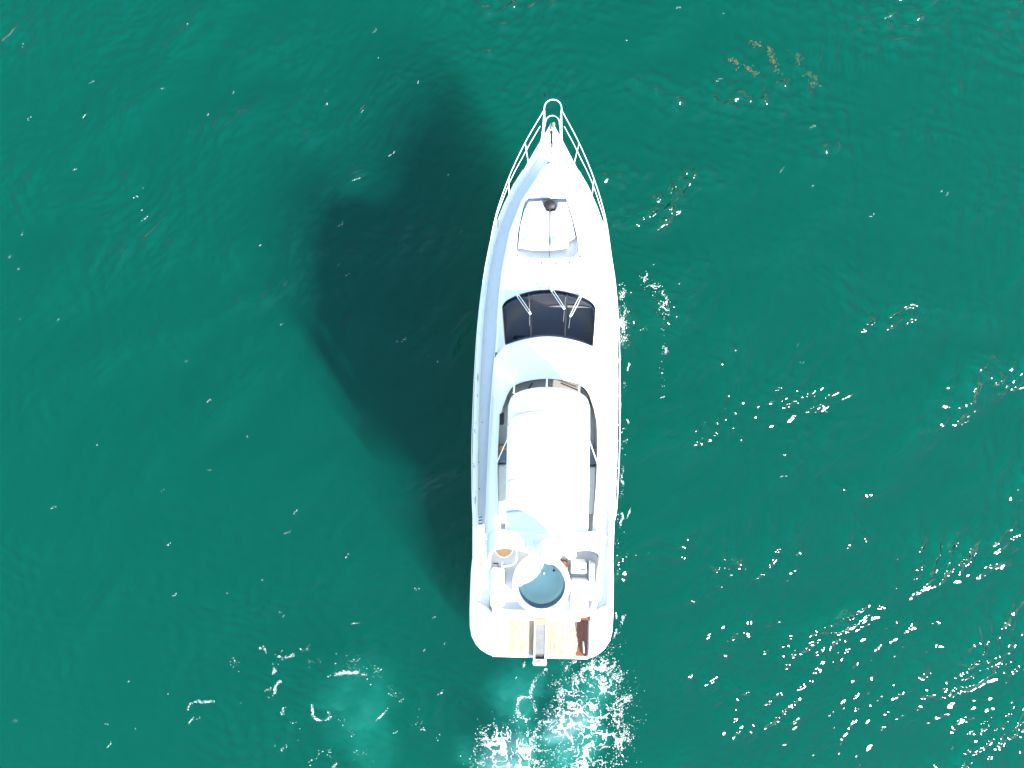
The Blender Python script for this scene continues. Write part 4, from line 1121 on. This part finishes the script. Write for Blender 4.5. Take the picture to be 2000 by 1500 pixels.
def bubble_mat(name, dens):
    m, nt, out = new_mat(name)
    v = N(nt, 'ShaderNodeVolumeScatter', Density=dens * 2.0, Anisotropy=0.0)
    v.inputs['Color'].default_value = (0.75, 1.0, 0.88, 1) if dens > 0.8 else (0.5, 1.0, 0.80, 1)
    nt.links.new(v.outputs[0], out.inputs['Volume'])
    return m
BUB = {d: bubble_mat('air_bubbles_%d' % i, d) for i, d in enumerate((0.10, 0.22, 0.5, 1.5))}
def bubble_cloud(px, py, rx, ry, rot, zc, h, dens, label, seed):
    """a lens of aerated water under the surface, feather-edged, with a ragged outline"""
    c = Wp(px, py); k = CAM_H / FPX
    nr, na = 14, 40
    V, F = [], []
    ca, sa_ = math.cos(math.radians(rot)), math.sin(math.radians(rot))
    r, a = np.meshgrid(np.arange(nr + 1) / nr, 2 * math.pi * np.arange(na) / na, indexing='ij')
    wob = 1 + 0.30 * fbm2(np.cos(a) * 1.4 + seed, np.sin(a) * 1.4, seed, 3)
    x, y = r * rx * k * wob * np.cos(a), r * ry * k * wob * np.sin(a)
    lump = np.maximum(0.25, 1 + 0.5 * fbm2(x * 2.0 + 4 * seed, y * 2.0, seed + 2, 3))
    for sgn in (1, -1):
        z = np.minimum(zc + sgn * h * (1 - r * r) ** 1.6 * lump, -0.12 - 0.01 * sgn)
        V += np.stack([c[0] + x * ca - y * sa_, c[1] + x * sa_ + y * ca, z], -1).reshape(-1, 3).tolist()
    half_n = (nr + 1) * na
    for s_ in (0, 1):
        for i in range(nr):
            for j in range(na):
                q = (s_ * half_n + i * na + j, s_ * half_n + i * na + (j + 1) % na, s_ * half_n + (i + 1) * na + (j + 1) % na, s_ * half_n + (i + 1) * na + j)
                F.append(q if s_ else q[::-1])
    me = bpy.data.meshes.new('bubble_cloud'); me.from_pydata(V, [], F)
    bm = bmesh.new(); bm.from_mesh(me); bmesh.ops.remove_doubles(bm, verts=bm.verts, dist=0.0006); bmesh.ops.recalc_face_normals(bm, faces=bm.faces); bm.to_mesh(me); bm.free()
    o = link('bubble_cloud', me, BUB[dens], None, False)
    return tag(o, label, 'bubbles', 'milky bubble clouds in the wake', 'stuff')
for i, (px, py, rx, ry, rot, zc, h, dn, lab) in enumerate((
        (993, 1490, 62, 62, 0, -0.38, 0.28, 1.5, 'dense white bubble cloud at the left of the stern wash'),
        (985, 1490, 110, 100, 0, -0.8, 0.5, 0.22, 'soft halo round the dense bubble cloud of the stern wash'),
        (1120, 1440, 115, 80, 60, -0.7, 0.5, 0.5, 'broad milky bubble cloud behind the right corner of the stern'),
        (1120, 1415, 62, 40, 40, -0.38, 0.28, 1.5, 'small bright bubble cloud in the middle of the stern wash'),
        (1020, 1375, 120, 75, 30, -1.0, 0.6, 0.22, 'faint green bubble cloud below the gangway'),
        (1165, 1350, 60, 60, 0, -0.7, 0.45, 0.22, 'faint bubble cloud by the right stern corner'),
        (690, 1400, 120, 95, 20, -1.1, 0.7, 0.10, 'pale bubble cloud under the curling foam lines on the left'),
        (715, 1490, 85, 75, 80, -1.0, 0.5, 0.10, 'pale bubble cloud at the bottom edge left of the wake'))):
    bubble_cloud(px, py, rx, ry, rot, zc, h, dn, lab, 60 + i)

def weed(px_pts, n, label, seed):
    r = random.Random(seed)
    pts = catmull([Wp(x, y)[:2] for x, y in px_pts], 20)
    c = pts.mean(0)
    mb = MB()
    for k in range(int(n * 0.7)):
        sg = 0.04 if r.random() < 0.85 else 0.12
        p = pts[r.randrange(len(pts))] + np.array((r.gauss(0, sg), r.gauss(0, sg))) - c
        a = r.uniform(0, 6.28); L_ = r.uniform(0.03, 0.11); w = r.uniform(0.004, 0.011)
        d = np.array((math.cos(a), math.sin(a))); e = np.array((-d[1], d[0])); z = r.uniform(-0.05, 0.02)
        b = r.uniform(-0.3, 0.3) * L_
        q = [p - d * L_ / 2, p + e * w + e * b * .3, p + d * L_ / 2 + e * b, p - e * w + e * b * .3]
        mb.add([(q[0][0], q[0][1], z), (q[1][0], q[1][1], z + .012), (q[2][0], q[2][1], z), (q[3][0], q[3][1], z + .012), (p[0], p[1], z - 0.012)], [(0, 1, 2, 3), (1, 0, 4), (2, 1, 4), (3, 2, 4), (0, 3, 4)])
        if k % 4 == 0: mb.lathe([(0.004, -0.01), (0.012, 0), (0.004, 0.01)], (p[0] + d[0] * L_ / 2, p[1] + d[1] * L_ / 2, z + 0.01), 6)
    o = mb.build('seaweed_clump', M['weed'], None, angle=60)
    o.location = (c[0], c[1], float(wave_height(np.array([c[0]]), np.array([c[1]]))[0]) + 0.03)
    return tag(o, label, 'seaweed', 'drifting seaweed clumps')
M['weed'] = surf_mat('sargassum', (0.16, 0.125, 0.04), 0.7, var=0.25, scale=9, col2=(0.07, 0.065, 0.025))
weed([(1467, 82), (1477, 87), (1484, 89)], 46, 'small golden brown seaweed clump at the top left of the drifting patch', 1)
weed([(1424, 117), (1436, 121), (1443, 127)], 60, 'leftmost golden brown seaweed clump of the drifting patch', 2)
weed([(1455, 130), (1463, 136), (1475, 146)], 70, 'slanting golden brown seaweed clump just below the leftmost one', 3)
weed([(1500, 95), (1506, 107), (1508, 118), (1514, 128), (1516, 138)], 120, 'longest golden brown seaweed strand in the middle of the drifting patch', 4)
weed([(1556, 104), (1558, 117), (1562, 130)], 46, 'thin upright seaweed strand to the right of the longest one', 5)
weed([(1577, 143), (1591, 152), (1592, 160), (1586, 165), (1584, 171)], 60, 'hooked golden seaweed strand at the lower right of the drifting patch', 6)
